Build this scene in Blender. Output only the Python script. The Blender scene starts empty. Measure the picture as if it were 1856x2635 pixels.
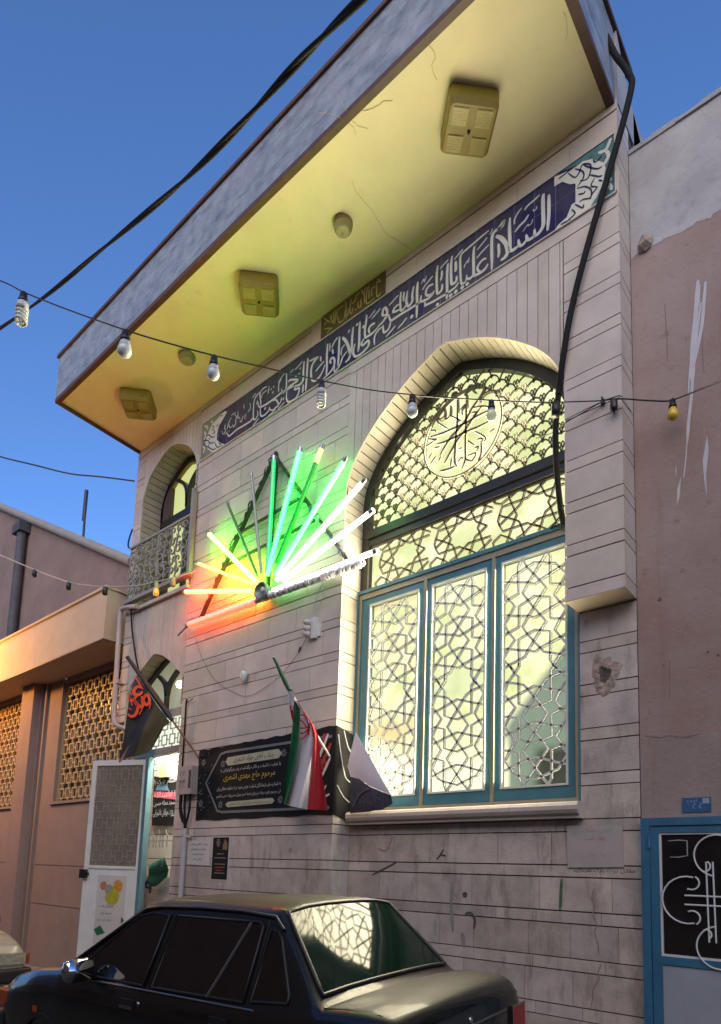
import bpy, bmesh, math, random
from mathutils import Vector, Matrix
import numpy as np
random.seed(7)
sc = bpy.context.scene
COL = sc.collection
R = math.radians
# ---------------------------------------------------------------- camera
YAW, PITCH, ROLL, FPX, PCX, PCY = 0.710166, 0.1227566, 0.0344401, 1657.786, 928.0, 2045.76
CAM = np.array([0.0, -4.5, 1.6])
def _axes(y, p, r):
    cy, sy = math.cos(y), math.sin(y)
    f = np.array([-sy*math.cos(p), cy*math.cos(p), math.sin(p)])
    rt = np.array([cy, sy, 0.0]); up = np.cross(rt, f)
    return math.cos(r)*rt+math.sin(r)*up, -math.sin(r)*rt+math.cos(r)*up, f
RT, UP, FW = _axes(YAW, PITCH, ROLL)
cd = bpy.data.cameras.new('camera'); cam = bpy.data.objects.new('camera', cd); COL.objects.link(cam)
cd.sensor_fit = 'HORIZONTAL'; cd.sensor_width = 36; cd.lens = FPX/1856*36
cd.shift_x = 0; cd.shift_y = (PCY-1317.5)/1856; cd.clip_end = 2000; cd.clip_start = .05
M = Matrix.Identity(4)
for i in range(3):
    M[i][0] = RT[i]; M[i][1] = UP[i]; M[i][2] = -FW[i]; M[i][3] = CAM[i]
cam.matrix_world = M
sc.camera = cam
# a survey helper: a line of sight of the camera meets a real plane of the street (measuring, as from a photograph)
def _ray(u, v): return RT*(u-PCX)/FPX-UP*(v-PCY)/FPX+FW
def atY(u, v, Y=0.0):
    d = _ray(u, v); return CAM+d*((Y-CAM[1])/d[1])
def atX(u, v, X):
    d = _ray(u, v); return CAM+d*((X-CAM[0])/d[0])
def atZ(u, v, Z):
    d = _ray(u, v); return CAM+d*((Z-CAM[2])/d[2])
# ---------------------------------------------------------------- world, sun, exposure
w = bpy.data.worlds.new('World'); sc.world = w; w.use_nodes = True
nt = w.node_tree; bg = nt.nodes['Background']
sky = nt.nodes.new('ShaderNodeTexSky'); sky.sky_type = 'NISHITA'; sky.sun_disc = False
SUN_EL, SUN_AZ = R(7.0), R(150)
sky.sun_elevation = SUN_EL; sky.sun_rotation = SUN_AZ; sky.air_density = .85; sky.dust_density = 0.3; sky.ozone_density = 4.0; sky.altitude = 1200
tn = nt.nodes.new('ShaderNodeMix'); tn.data_type = 'RGBA'; tn.blend_type = 'MULTIPLY'; tn.inputs[0].default_value = 1; tn.inputs[7].default_value = (1.22, .985, 1.0, 1); nt.links.new(sky.outputs[0], tn.inputs[6]); nt.links.new(tn.outputs[2], bg.inputs[0]); bg.inputs[1].default_value = 0.15
sd = bpy.data.lights.new('dusk_sun', 'SUN'); sd.energy = 1.0; sd.angle = R(75); sd.color = (1.0, .82, .60)
so = bpy.data.objects.new('dusk_sun', sd); COL.objects.link(so)
_sv = Vector((math.sin(SUN_AZ)*math.cos(R(28)), math.cos(SUN_AZ)*math.cos(R(28)), math.sin(R(28))))
so.rotation_euler = _sv.to_track_quat('Z', 'Y').to_euler()
sc.view_settings.view_transform = 'Standard'; sc.view_settings.look = 'None'
sc.view_settings.exposure = 1.45; sc.view_settings.gamma = 1.0
sc.render.engine = 'CYCLES'
try:
    sc.cycles.use_denoising = True; sc.cycles.denoiser = 'OPENIMAGEDENOISE'
    sc.cycles.max_bounces = 6; sc.cycles.diffuse_bounces = 3; sc.cycles.glossy_bounces = 4
    sc.cycles.transmission_bounces = 4; sc.cycles.transparent_max_bounces = 6; sc.cycles.sample_clamp_indirect = 6
    sc.cycles.caustics_reflective = False; sc.cycles.caustics_refractive = False
except Exception: pass
# ---------------------------------------------------------------- materials
MAT = {}
def mat(name, col, rough=.6, metal=0., var=.12, scale=5., bump=0., bscale=60., emis=None, estr=0., tone=False, coat=0., spec=.5, dirt=None, dirtcol=(.10,.075,.055), alpha=1., trans=0.):
    m = bpy.data.materials.new(name); m.use_nodes = True; n = m.node_tree.nodes; L = m.node_tree.links
    b = n['Principled BSDF']; b.inputs['Roughness'].default_value = rough; b.inputs['Metallic'].default_value = metal
    b.inputs['Specular IOR Level'].default_value = spec; b.inputs['Coat Weight'].default_value = coat; b.inputs['Coat Roughness'].default_value = .06
    b.inputs['Alpha'].default_value = alpha; b.inputs['Transmission Weight'].default_value = trans
    g = n.new('ShaderNodeNewGeometry')
    src = None
    rgb = n.new('ShaderNodeRGB'); rgb.outputs[0].default_value = (*col, 1); src = rgb.outputs[0]
    if tone:
        at = n.new('ShaderNodeAttribute'); at.attribute_name = 'tone'
        mx = n.new('ShaderNodeMix'); mx.data_type = 'RGBA'; mx.blend_type = 'MULTIPLY'; mx.inputs[0].default_value = 1
        L.new(src, mx.inputs[6]); L.new(at.outputs['Color'], mx.inputs[7]); src = mx.outputs[2]
    if var > 0:
        no = n.new('ShaderNodeTexNoise'); no.inputs['Scale'].default_value = scale; no.inputs['Detail'].default_value = 6; no.inputs['Roughness'].default_value = .65
        L.new(g.outputs['Position'], no.inputs['Vector'])
        mr = n.new('ShaderNodeMapRange'); mr.inputs[1].default_value = .3; mr.inputs[2].default_value = .7; mr.inputs[3].default_value = 1-var; mr.inputs[4].default_value = 1+var
        L.new(no.outputs['Fac'], mr.inputs[0])
        vm = n.new('ShaderNodeVectorMath'); vm.operation = 'SCALE'; L.new(src, vm.inputs[0]); L.new(mr.outputs[0], vm.inputs['Scale']); src = vm.outputs[0]
    if dirt is not None:
        amt, sx, sz, lo = dirt
        mp = n.new('ShaderNodeMapping'); mp.inputs['Scale'].default_value = (sx, sx, sz); L.new(g.outputs['Position'], mp.inputs[0])
        nd = n.new('ShaderNodeTexNoise'); nd.inputs['Scale'].default_value = 1; nd.inputs['Detail'].default_value = 8; nd.inputs['Roughness'].default_value = .7; L.new(mp.outputs[0], nd.inputs['Vector'])
        m2 = n.new('ShaderNodeMapRange'); m2.inputs[1].default_value = lo; m2.inputs[2].default_value = lo+.2; m2.inputs[3].default_value = 0; m2.inputs[4].default_value = amt
        L.new(nd.outputs['Fac'], m2.inputs[0])
        mx = n.new('ShaderNodeMix'); mx.data_type = 'RGBA'; L.new(m2.outputs[0], mx.inputs[0]); L.new(src, mx.inputs[6]); mx.inputs[7].default_value = (*dirtcol, 1); src = mx.outputs[2]
    L.new(src, b.inputs['Base Color'])
    if bump > 0:
        nb = n.new('ShaderNodeTexNoise'); nb.inputs['Scale'].default_value = bscale; nb.inputs['Detail'].default_value = 5; L.new(g.outputs['Position'], nb.inputs['Vector'])
        bu = n.new('ShaderNodeBump'); bu.inputs['Strength'].default_value = bump; bu.inputs['Distance'].default_value = .01
        L.new(nb.outputs['Fac'], bu.inputs['Height']); L.new(bu.outputs[0], b.inputs['Normal'])
    if emis: b.inputs['Emission Color'].default_value = (*emis, 1); b.inputs['Emission Strength'].default_value = estr
    MAT[name] = m; return m
STONE = mat('travertine', (.52, .455, .395), .62, var=.13, scale=3, bump=.25, bscale=90, tone=True, dirt=(.5, 14, 2.2, .60), dirtcol=(.19, .13, .10))
STONELO = mat('travertine_worn', (.46, .405, .36), .66, var=.26, scale=3.4, bump=.35, bscale=70, tone=True, dirt=(.7, 9, 2.2, .52), dirtcol=(.16, .115, .09))
MORTAR = mat('mortar', (.085, .055, .042), .9)
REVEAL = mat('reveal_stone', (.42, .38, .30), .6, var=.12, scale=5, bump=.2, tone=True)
SOFFIT = mat('yellow_paint', (.88, .79, .49), .55, var=.07, scale=1.6, bump=.12, bscale=25, dirt=(.5, 3.5, 3.5, .62), dirtcol=(.45, .32, .12))
MARBLE = mat('grey_marble', (.25, .27, .30), .4, var=.30, scale=7, bump=.05, dirt=(.9, 3.2, 11.0, .49), dirtcol=(.075, .10, .15))
BROWN = mat('brown_trim', (.085, .035, .018), .5, var=.3, scale=8)
TEAL = mat('teal_paint', (.055, .17, .215), .4, var=.12, scale=6)
BEIGE = mat('beige_aluminium', (.30, .27, .18), .4, var=.08)
DKFRAME = mat('dark_bronze', (.018, .015, .011), .4, var=.2)
GRILLE = mat('painted_steel', (.58, .59, .53), .45, var=.1)
OLIVE = mat('bronze_bar', (.12, .10, .05), .5, var=.1)
NAVY = mat('navy_tile', (.016, .017, .085), .22, var=.15, scale=4, coat=.4)
TEALTILE = mat('teal_tile', (.07, .17, .19), .25, var=.35, scale=22, coat=.4)
SAGE = mat('sage_tile', (.20, .21, .17), .3, var=.3, scale=25, coat=.3)
CREAM = mat('white_glaze', (.62, .60, .52), .3, var=.06, coat=.3)
BROWNTILE = mat('brown_tile', (.075, .05, .02), .3, var=.3, scale=12, coat=.3)
GOLD = mat('ochre_glaze', (.42, .34, .13), .4, var=.1)
SEAM = mat('tile_seam', (.22, .22, .30), .7)
WHITEP = mat('white_paint', (.62, .63, .62), .4, var=.07, dirt=(.35, 6, 3, .58), dirtcol=(.30, .27, .22))
BLACKP = mat('black_plastic', (.012, .012, .013), .4)
RUBBER = mat('black_rubber', (.010, .010, .011), .75, var=.3, scale=20, spec=.2)
STEEL = mat('steel', (.45, .45, .46), .3, 1.0, var=.1)
PIPE = mat('grey_pipe', (.42, .40, .40), .5, var=.1)
PAPER = mat('paper', (.55, .52, .50), .8, var=.05)
REDP = mat('red_paint', (.45, .02, .025), .6)
GREENF = mat('green_cloth', (.008, .12, .05), .75, var=.15)
WHITEF = mat('white_cloth', (.58, .57, .62), .8, var=.06)
REDF = mat('red_cloth', (.38, .012, .022), .75, var=.15)
BLACKF = mat('black_cloth', (.014, .014, .017), .6, var=.3)
OLIVEF = mat('black_cloth_sheen', (.065, .055, .022), .8, var=.3)  # olive sheen on the black flag, put into the cloth colour
ORANGE = mat('orange_print', (.80, .075, .012), .6)
WOODP = mat('pole_wood', (.16, .09, .045), .6, var=.2)
PINK = mat('pink_stucco', (.33, .215, .19), .9, var=.13, scale=2.2, bump=.5, bscale=45, dirt=(.55, 7, .7, .55), dirtcol=(.17, .11, .10))
GREYPL = mat('grey_plaster', (.30, .30, .32), .9, var=.15, scale=3, bump=.6, bscale=30, dirt=(.5, 4, 4, .6), dirtcol=(.17, .15, .15))
LOWPL = mat('lower_plaster', (.31, .265, .245), .9, var=.12, scale=3, bump=.4, bscale=40, dirt=(.5, 5, 1.2, .56), dirtcol=(.22, .15, .13))
PEACH = mat('salmon_stucco', (.29, .21, .18), .85, var=.1, scale=2.5, bump=.3, bscale=50, dirt=(.45, 8, 1.0, .57), dirtcol=(.24, .13, .10))
BALC = mat('cream_render', (.55, .42, .30), .8, var=.08, scale=3, bump=.15, dirt=(.3, 12, .8, .58), dirtcol=(.35, .22, .14))
FARW = mat('far_brick_wall', (.19, .13, .115), .9, var=.15, scale=1.2, bump=.3, dirt=(.6, 1.5, 1.5, .55), dirtcol=(.10, .085, .08))
BLUEP = mat('blue_paint', (.035, .14, .24), .42, var=.18, scale=5, dirt=(.4, 6, 4, .60), dirtcol=(.015, .07, .13))
GREYPAN = mat('grey_panel_paint', (.30, .33, .38), .5, var=.07)
DKGLASS = mat('dark_glass', (.012, .011, .012), .12, var=.2, spec=.6)
ASPH = mat('asphalt', (.05, .05, .052), .9, var=.2, scale=8, bump=.5)
PAVE = mat('pavement', (.22, .21, .20), .85, var=.15, scale=4, bump=.3)
YELB = mat('yellow_bulb', (.70, .45, .02), .25, coat=.6)
MILK = mat('milk_bulb', (.62, .66, .62), .25, coat=.5)
FIXY = mat('yellowed_plastic', (.26, .195, .03), .45, var=.12, scale=12)
FIXR = mat('ribbed_glass_cream', (.42, .39, .20), .4, var=.1)
FOIL = mat('foil', (.55, .55, .56), .3, .85, var=.2, bump=.8, bscale=30)
BANNER = mat('banner_black', (.008, .008, .008), .75, spec=.25, var=.4, scale=30)
BSILV = mat('banner_silver', (.16, .16, .16), .5, var=.2)
BYEL = mat('banner_yellow', (.55, .38, .03), .5)
BWHITE = mat('banner_white', (.55, .55, .55), .5)
BCREAM = mat('banner_cream', (.42, .40, .27), .5)
BRED = mat('banner_red', (.30, .02, .018), .5, var=.5, scale=22)
LEAFGR = mat('leaf_green', (.02, .12, .05), .6)
INKB = mat('ink', (.03, .03, .035), .8)
REDINK = mat('faded_red_ink', (.38, .17, .15), .8)
STAINPIT = mat('dark_stain_and_pit', (.085, .07, .06), .9, var=.3, scale=30)  # dark stains, and the painted shade inside the broken hole
STAING = mat('green_stain', (.07, .13, .06), .9, var=.4, scale=30)
STAINR = mat('rust_stain', (.27, .205, .165), .9, var=.3, scale=20)
WHITEST = mat('white_lime_streak', (.50, .48, .50), .9, var=.1)
RUBBLE = mat('broken_rubble', (.31, .245, .20), .95, var=.5, scale=18, bump=1.0, bscale=25)
FARBARK = mat('concrete', (.24, .22, .20), .85, var=.15, bump=.3)
def tube_mat(n, c, s):
    return mat(n, (.8, .8, .8), .3, var=0, emis=c, estr=s)
# lit panes: textured glass in front of a lit hall
def pane_mat(name, kind):
    m = bpy.data.materials.new(name); m.use_nodes = True; n = m.node_tree.nodes; L = m.node_tree.links
    b = n['Principled BSDF']; b.inputs['Base Color'].default_value = (.04, .045, .03, 1); b.inputs['Roughness'].default_value = .25
    g = n.new('ShaderNodeNewGeometry'); sp = n.new('ShaderNodeSeparateXYZ'); L.new(g.outputs['Position'], sp.inputs[0])
    def math_(op, a, bb, cl=False):
        q = n.new('ShaderNodeMath'); q.operation = op; q.use_clamp = cl
        for i, v in enumerate((a, bb)):
            if v is None: continue
            if isinstance(v, (int, float)): q.inputs[i].default_value = v
            else: L.new(v, q.inputs[i])
        return q.outputs[0]
    def rng(v, a, b_, c, d, smooth=True):
        if a > b_: a, b_, c, d = b_, a, d, c
        q = n.new('ShaderNodeMapRange'); q.interpolation_type = 'SMOOTHSTEP' if smooth else 'LINEAR'
        L.new(v, q.inputs[0]); q.inputs[1].default_value = a; q.inputs[2].default_value = b_; q.inputs[3].default_value = c; q.inputs[4].default_value = d; return q.outputs[0]
    def mixc(f, a, bb, bt='MIX'):
        q = n.new('ShaderNodeMix'); q.data_type = 'RGBA'; q.blend_type = bt
        if isinstance(f, (int, float)): q.inputs[0].default_value = f
        else: L.new(f, q.inputs[0])
        for i, v in ((6, a), (7, bb)):
            if isinstance(v, tuple): q.inputs[i].default_value = (*v, 1)
            else: L.new(v, q.inputs[i])
        return q.outputs[2]
    no = n.new('ShaderNodeTexNoise'); no.inputs['Scale'].default_value = 3.2; no.inputs['Detail'].default_value = 3; L.new(g.outputs['Position'], no.inputs['Vector'])
    c = mixc(rng(no.outputs['Fac'], .35, .65, 0, 1), (.58, .62, .28), (.84, .82, .50))
    fine = n.new('ShaderNodeTexVoronoi'); fine.inputs['Scale'].default_value = 38; L.new(g.outputs['Position'], fine.inputs['Vector'])
    c = mixc(rng(fine.outputs['Distance'], 0, .35, .22, 0), c, (.95, 1.0, .75))
    n2 = n.new('ShaderNodeTexNoise'); n2.inputs['Scale'].default_value = 45; n2.inputs['Detail'].default_value = 2; L.new(g.outputs['Position'], n2.inputs['Vector'])
    c = mixc(rng(n2.outputs['Fac'], .55, .75, 0, .25), c, (.35, .38, .16))
    st = 0.50 if kind == 'top' else 0.52
    if kind == 'sash1':
        c = mixc(rng(sp.outputs['Z'], 2.95, 2.45, 0, .9), c, (1.0, .98, .72))
        d = math_('ABSOLUTE', math_('SUBTRACT', sp.outputs['Z'], 2.98), None)
        c = mixc(rng(d, .18, 0, 0, .45), c, (.75, .38, .14))
        c = mixc(rng(sp.outputs['Z'], 4.22, 4.32, 0, .5), c, (.6, .35, .15))
    if kind == 'sash2':
        c = mixc(rng(sp.outputs['Z'], 3.1, 2.5, 0, .75), c, (1.0, .95, .62))
        d = math_('ABSOLUTE', math_('SUBTRACT', sp.outputs['Z'], 3.35), None)
        c = mixc(rng(d, .22, .05, 0, .6), c, (.48, .55, .30))
    if kind == 'sash3':
        # emission colour darkened to the lower right, brightened at the lower left
        e = math_('SUBTRACT', math_('MULTIPLY', math_('ADD', sp.outputs['X'], 2.40), 1.1), math_('MULTIPLY', math_('SUBTRACT', sp.outputs['Z'], 3.05), 1.0))
        k = math_('MULTIPLY', rng(e, -.10, .06, 0, .92), rng(sp.outputs['Z'], 3.62, 3.45, 0, 1))
        c = mixc(k, c, (.13, .19, .15))
        k2 = math_('MULTIPLY', rng(sp.outputs['Z'], 2.72, 2.60, 0, 1), rng(sp.outputs['X'], -2.36, -2.22, 0, 1))
        c = mixc(k2, c, (.035, .04, .03))
        c = mixc(math_('MULTIPLY', rng(sp.outputs['X'], -2.50, -2.56, 0, .8), rng(sp.outputs['Z'], 3.0, 2.6, 0, 1)), c, (1, .95, .6))
    L.new(c, b.inputs['Emission Color']); b.inputs['Emission Strength'].default_value = st
    bu = n.new('ShaderNodeBump'); bu.inputs['Strength'].default_value = .3; L.new(fine.outputs['Distance'], bu.inputs['Height']); L.new(bu.outputs[0], b.inputs['Normal'])
    MAT[name] = m; return m
# ---------------------------------------------------------------- mesh builder
class MB:
    def __init__(s): s.v = []; s.f = []; s.mi = []; s.t = []; s.sm = []
    def add(s, vs, fs, mi=0, tone=1.0, smooth=False):
        o = len(s.v); s.v += [tuple(map(float, p)) for p in vs]
        tc = tone if isinstance(tone, tuple) else (tone, tone, tone)
        s.t += [tc]*len(vs)
        for f in fs: s.f.append(tuple(i+o for i in f)); s.mi.append(mi); s.sm.append(smooth)
        return s
    def box(s, x0, x1, y0, y1, z0, z1, mi=0, tone=1.0):
        x0, x1 = min(x0, x1), max(x0, x1); y0, y1 = min(y0, y1), max(y0, y1); z0, z1 = min(z0, z1), max(z0, z1)
        vs = [(x0,y0,z0),(x1,y0,z0),(x1,y1,z0),(x0,y1,z0),(x0,y0,z1),(x1,y0,z1),(x1,y1,z1),(x0,y1,z1)]
        return s.add(vs, [(0,3,2,1),(4,5,6,7),(0,1,5,4),(1,2,6,5),(2,3,7,6),(3,0,4,7)], mi, tone)
    def prism(s, poly, y0, y1, mi=0, tone=1.0, axis='y'):
        n = len(poly)
        a = sum(poly[i][0]*poly[(i+1)%n][1]-poly[(i+1)%n][0]*poly[i][1] for i in range(n))
        if a < 0: poly = poly[::-1]
        if axis == 'y': vs = [(x, y0, z) for x, z in poly]+[(x, y1, z) for x, z in poly]
        elif axis == 'z': vs = [(x, y, y1) for x, y in poly]+[(x, y, y0) for x, y in poly]
        else: vs = [(y1, y, z) for y, z in poly]+[(y0, y, z) for y, z in poly]
        fs = [tuple(range(n)), tuple(range(2*n-1, n-1, -1))]+[(i, i+n, (i+1)%n+n, (i+1)%n) for i in range(n)]
        return s.add(vs, fs, mi, tone)
    def tube(s, pts, r, n=8, mi=0, cap=True, smooth=True):
        pts = [Vector(p) for p in pts]; rs = r if isinstance(r, (list, tuple)) else [r]*len(pts)
        vs = []; up = None
        for i, p in enumerate(pts):
            t = (pts[min(i+1, len(pts)-1)]-pts[max(i-1, 0)])
            if t.length < 1e-9: t = Vector((0, 0, 1))
            t.normalize()
            if up is None: up = t.orthogonal().normalized()
            up = (up-t*up.dot(t))
            if up.length < 1e-6: up = t.orthogonal()
            up.normalize(); sd_ = t.cross(up)
            for k in range(n):
                a = 2*math.pi*k/n; vs.append(p+(up*math.cos(a)+sd_*math.sin(a))*rs[i])
        fs = [(i*n+k, i*n+(k+1)%n, (i+1)*n+(k+1)%n, (i+1)*n+k) for i in range(len(pts)-1) for k in range(n)]
        s.add(vs, fs, mi, 1.0, smooth)
        if cap:
            s.add(vs[:n], [tuple(range(n-1, -1, -1))], mi); s.add(vs[-n:], [tuple(range(n))], mi)
        return s
    def lathe(s, prof, origin=(0,0,0), axis=(0,0,1), n=20, mi=0):
        ax = Vector(axis).normalized(); u = ax.orthogonal().normalized(); w_ = ax.cross(u); O = Vector(origin)
        vs = []
        for r, h in prof:
            for k in range(n):
                a = 2*math.pi*k/n; vs.append(O+ax*h+(u*math.cos(a)+w_*math.sin(a))*max(r, 1e-4))
        fs = [(i*n+k, i*n+(k+1)%n, (i+1)*n+(k+1)%n, (i+1)*n+k) for i in range(len(prof)-1) for k in range(n)]
        return s.add(vs, fs, mi, 1.0, True)
    def stroke(s, pts, w, y0, y1, mi=0, taper=True, smooth=True, fn=None):
        """a brush stroke in the x-z plane, extruded from y0 to y1"""
        P = catmull(pts, 5) if (smooth and len(pts) > 2) else ([tuple(p) for p in pts] if len(pts) > 2 or not taper else
            [(pts[0][0]+(pts[-1][0]-pts[0][0])*t/4, pts[0][1]+(pts[-1][1]-pts[0][1])*t/4) for t in range(5)])
        n = len(P); Lp = []; Rp = []
        for i in range(n):
            a = P[max(i-1, 0)]; b = P[min(i+1, n-1)]; tx, tz = b[0]-a[0], b[1]-a[1]; l = math.hypot(tx, tz) or 1
            nx, nz = -tz/l, tx/l
            q = i/(n-1); h = w/2
            if taper: h *= .45+.55*min(1, 4*q+.25, 5*(1-q)+.05)
            Lp.append((P[i][0]+nx*h, P[i][1]+nz*h)); Rp.append((P[i][0]-nx*h, P[i][1]-nz*h))
        vs = []
        fn = fn or (lambda x, y, z: (x, y, z))
        for y in (y0, y1):
            vs += [fn(x, y, z) for x, z in Lp]+[fn(x, y, z) for x, z in Rp]
        fs = []
        for i in range(n-1):
            fs.append((i, i+1, n+i+1, n+i)); fs.append((2*n+i, 3*n+i, 3*n+i+1, 2*n+i+1))
            fs.append((i, 2*n+i, 2*n+i+1, i+1)); fs.append((n+i, n+i+1, 3*n+i+1, 3*n+i))
        fs += [(0, n, 3*n, 2*n), (n-1, 3*n-1, 4*n-1, 2*n-1)]
        return s.add(vs, fs, mi)
    def build(s, name, mats, parent=None, tone=False, fix=True):
        me = bpy.data.meshes.new(name); me.from_pydata(s.v, [], s.f)
        mats = mats if isinstance(mats, (list, tuple)) else [mats]
        for m in mats: me.materials.append(m)
        me.polygons.foreach_set('material_index', s.mi); me.polygons.foreach_set('use_smooth', s.sm)
        if tone or any(t != (1., 1., 1.) and t != (1.0,)*3 for t in s.t[:4000]):
            at = me.attributes.new('tone', 'FLOAT_COLOR', 'POINT')
            at.data.foreach_set('color', [c for t in s.t for c in (*t, 1.0)])
        else:
            at = me.attributes.new('tone', 'FLOAT_COLOR', 'POINT'); at.data.foreach_set('color', [1.0]*(4*len(s.v)))
        if fix:
            bm = bmesh.new(); bm.from_mesh(me); bmesh.ops.recalc_face_normals(bm, faces=bm.faces); bm.to_mesh(me); bm.free()
        me.update()
        o = bpy.data.objects.new(name, me); COL.objects.link(o)
        if parent is not None:
            o.parent = parent
            o.matrix_parent_inverse = parent.matrix_world.inverted() if parent.type else Matrix.Identity(4)
        return o
def catmull(pts, k=5, closed=False):
    P = [tuple(p) for p in pts]; n = len(P); out = []
    if n < 3: return P
    d = len(P[0])
    for i in range(n-1):
        p0 = P[max(i-1, 0)]; p1 = P[i]; p2 = P[i+1]; p3 = P[min(i+2, n-1)]
        for j in range(k):
            t = j/k
            out.append(tuple(.5*((2*p1[a])+(-p0[a]+p2[a])*t+(2*p0[a]-5*p1[a]+4*p2[a]-p3[a])*t*t+(-p0[a]+3*p1[a]-3*p2[a]+p3[a])*t**3) for a in range(d)))
    out.append(P[-1]); return out
def tag(o, label=None, cat=None, group=None, kind=None):
    if label: o['label'] = label
    if cat: o['category'] = cat
    if group: o['group'] = group
    if kind: o['kind'] = kind
    return o
def thing(name, loc, label, cat, group=None):
    o = bpy.data.objects.new(name, None); COL.objects.link(o); o.location = loc; o.empty_display_size = .1
    bpy.context.view_layer.update()
    return tag(o, label, cat, group)
def rt(lo=.88, hi=1.1):
    a = random.uniform(lo, hi); return (a, a*random.uniform(.975, 1.0), a*random.uniform(.95, 1.02))
# ---------------------------------------------------------------- persian lettering with the font that ships with Blender
_F = {}
def _reg(ch, iso, n): _F[ch] = (iso, n)
for ch, iso, n in (('آ',0xFE81,2),('أ',0xFE83,2),('ا',0xFE8D,2),('ب',0xFE8F,4),('ة',0xFE93,2),('ت',0xFE95,4),('ث',0xFE99,4),('ج',0xFE9D,4),('ح',0xFEA1,4),('خ',0xFEA5,4),('د',0xFEA9,2),('ذ',0xFEAB,2),('ر',0xFEAD,2),('ز',0xFEAF,2),('س',0xFEB1,4),('ش',0xFEB5,4),('ص',0xFEB9,4),('ض',0xFEBD,4),('ط',0xFEC1,4),('ظ',0xFEC5,4),('ع',0xFEC9,4),('غ',0xFECD,4),('ف',0xFED1,4),('ق',0xFED5,4),('ل',0xFEDD,4),('م',0xFEE1,4),('ن',0xFEE5,4),('ه',0xFEE9,4),('و',0xFEED,2),('پ',0xFB56,4),('چ',0xFB7A,4),('ک',0xFB8E,4),('گ',0xFB92,4),('ی',0xFBFC,4)): _reg(ch, iso, n)
def shape(t):
    out = []
    for i, c in enumerate(t):
        if c not in _F: out.append(c); continue
        iso, n = _F[c]
        prev = i > 0 and t[i-1] in _F and _F[t[i-1]][1] == 4
        nxt = n == 4 and i < len(t)-1 and t[i+1] in _F
        out.append(chr(iso+(0 if not prev and not nxt else 1 if prev and not nxt else 2 if nxt and not prev else 3)))
    return ''.join(reversed(out))
def lettering(text, x0, x1, zb, h, y, material, name='lettering', parent=None, fn=None, ltr=False, squeeze=True):
    cu = bpy.data.curves.new('txt', 'FONT'); cu.body = text if ltr else shape(text); cu.resolution_u = 2
    ob = bpy.data.objects.new('txt', cu); COL.objects.link(ob); bpy.context.view_layer.update()
    me = bpy.data.meshes.new_from_object(ob); bpy.data.objects.remove(ob)
    co = np.array([v.co[:] for v in me.vertices]); mn, mx = co.min(0), co.max(0)
    sx = (x1-x0)/(mx[0]-mn[0]); sz = h/(mx[1]-mn[1])
    fn = fn or (lambda x, yy, z: (x, yy, z))
    for v in me.vertices:
        x = x0+(v.co[0]-mn[0])*sx; z = zb+(v.co[1]-mn[1])*sz; v.co = fn(x, y, z)
    me.materials.clear(); me.materials.append(material); me.name = name
    o = bpy.data.objects.new(name, me); COL.objects.link(o)
    if parent is not None: o.parent = parent; o.matrix_parent_inverse = parent.matrix_world.inverted()
    return o
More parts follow.
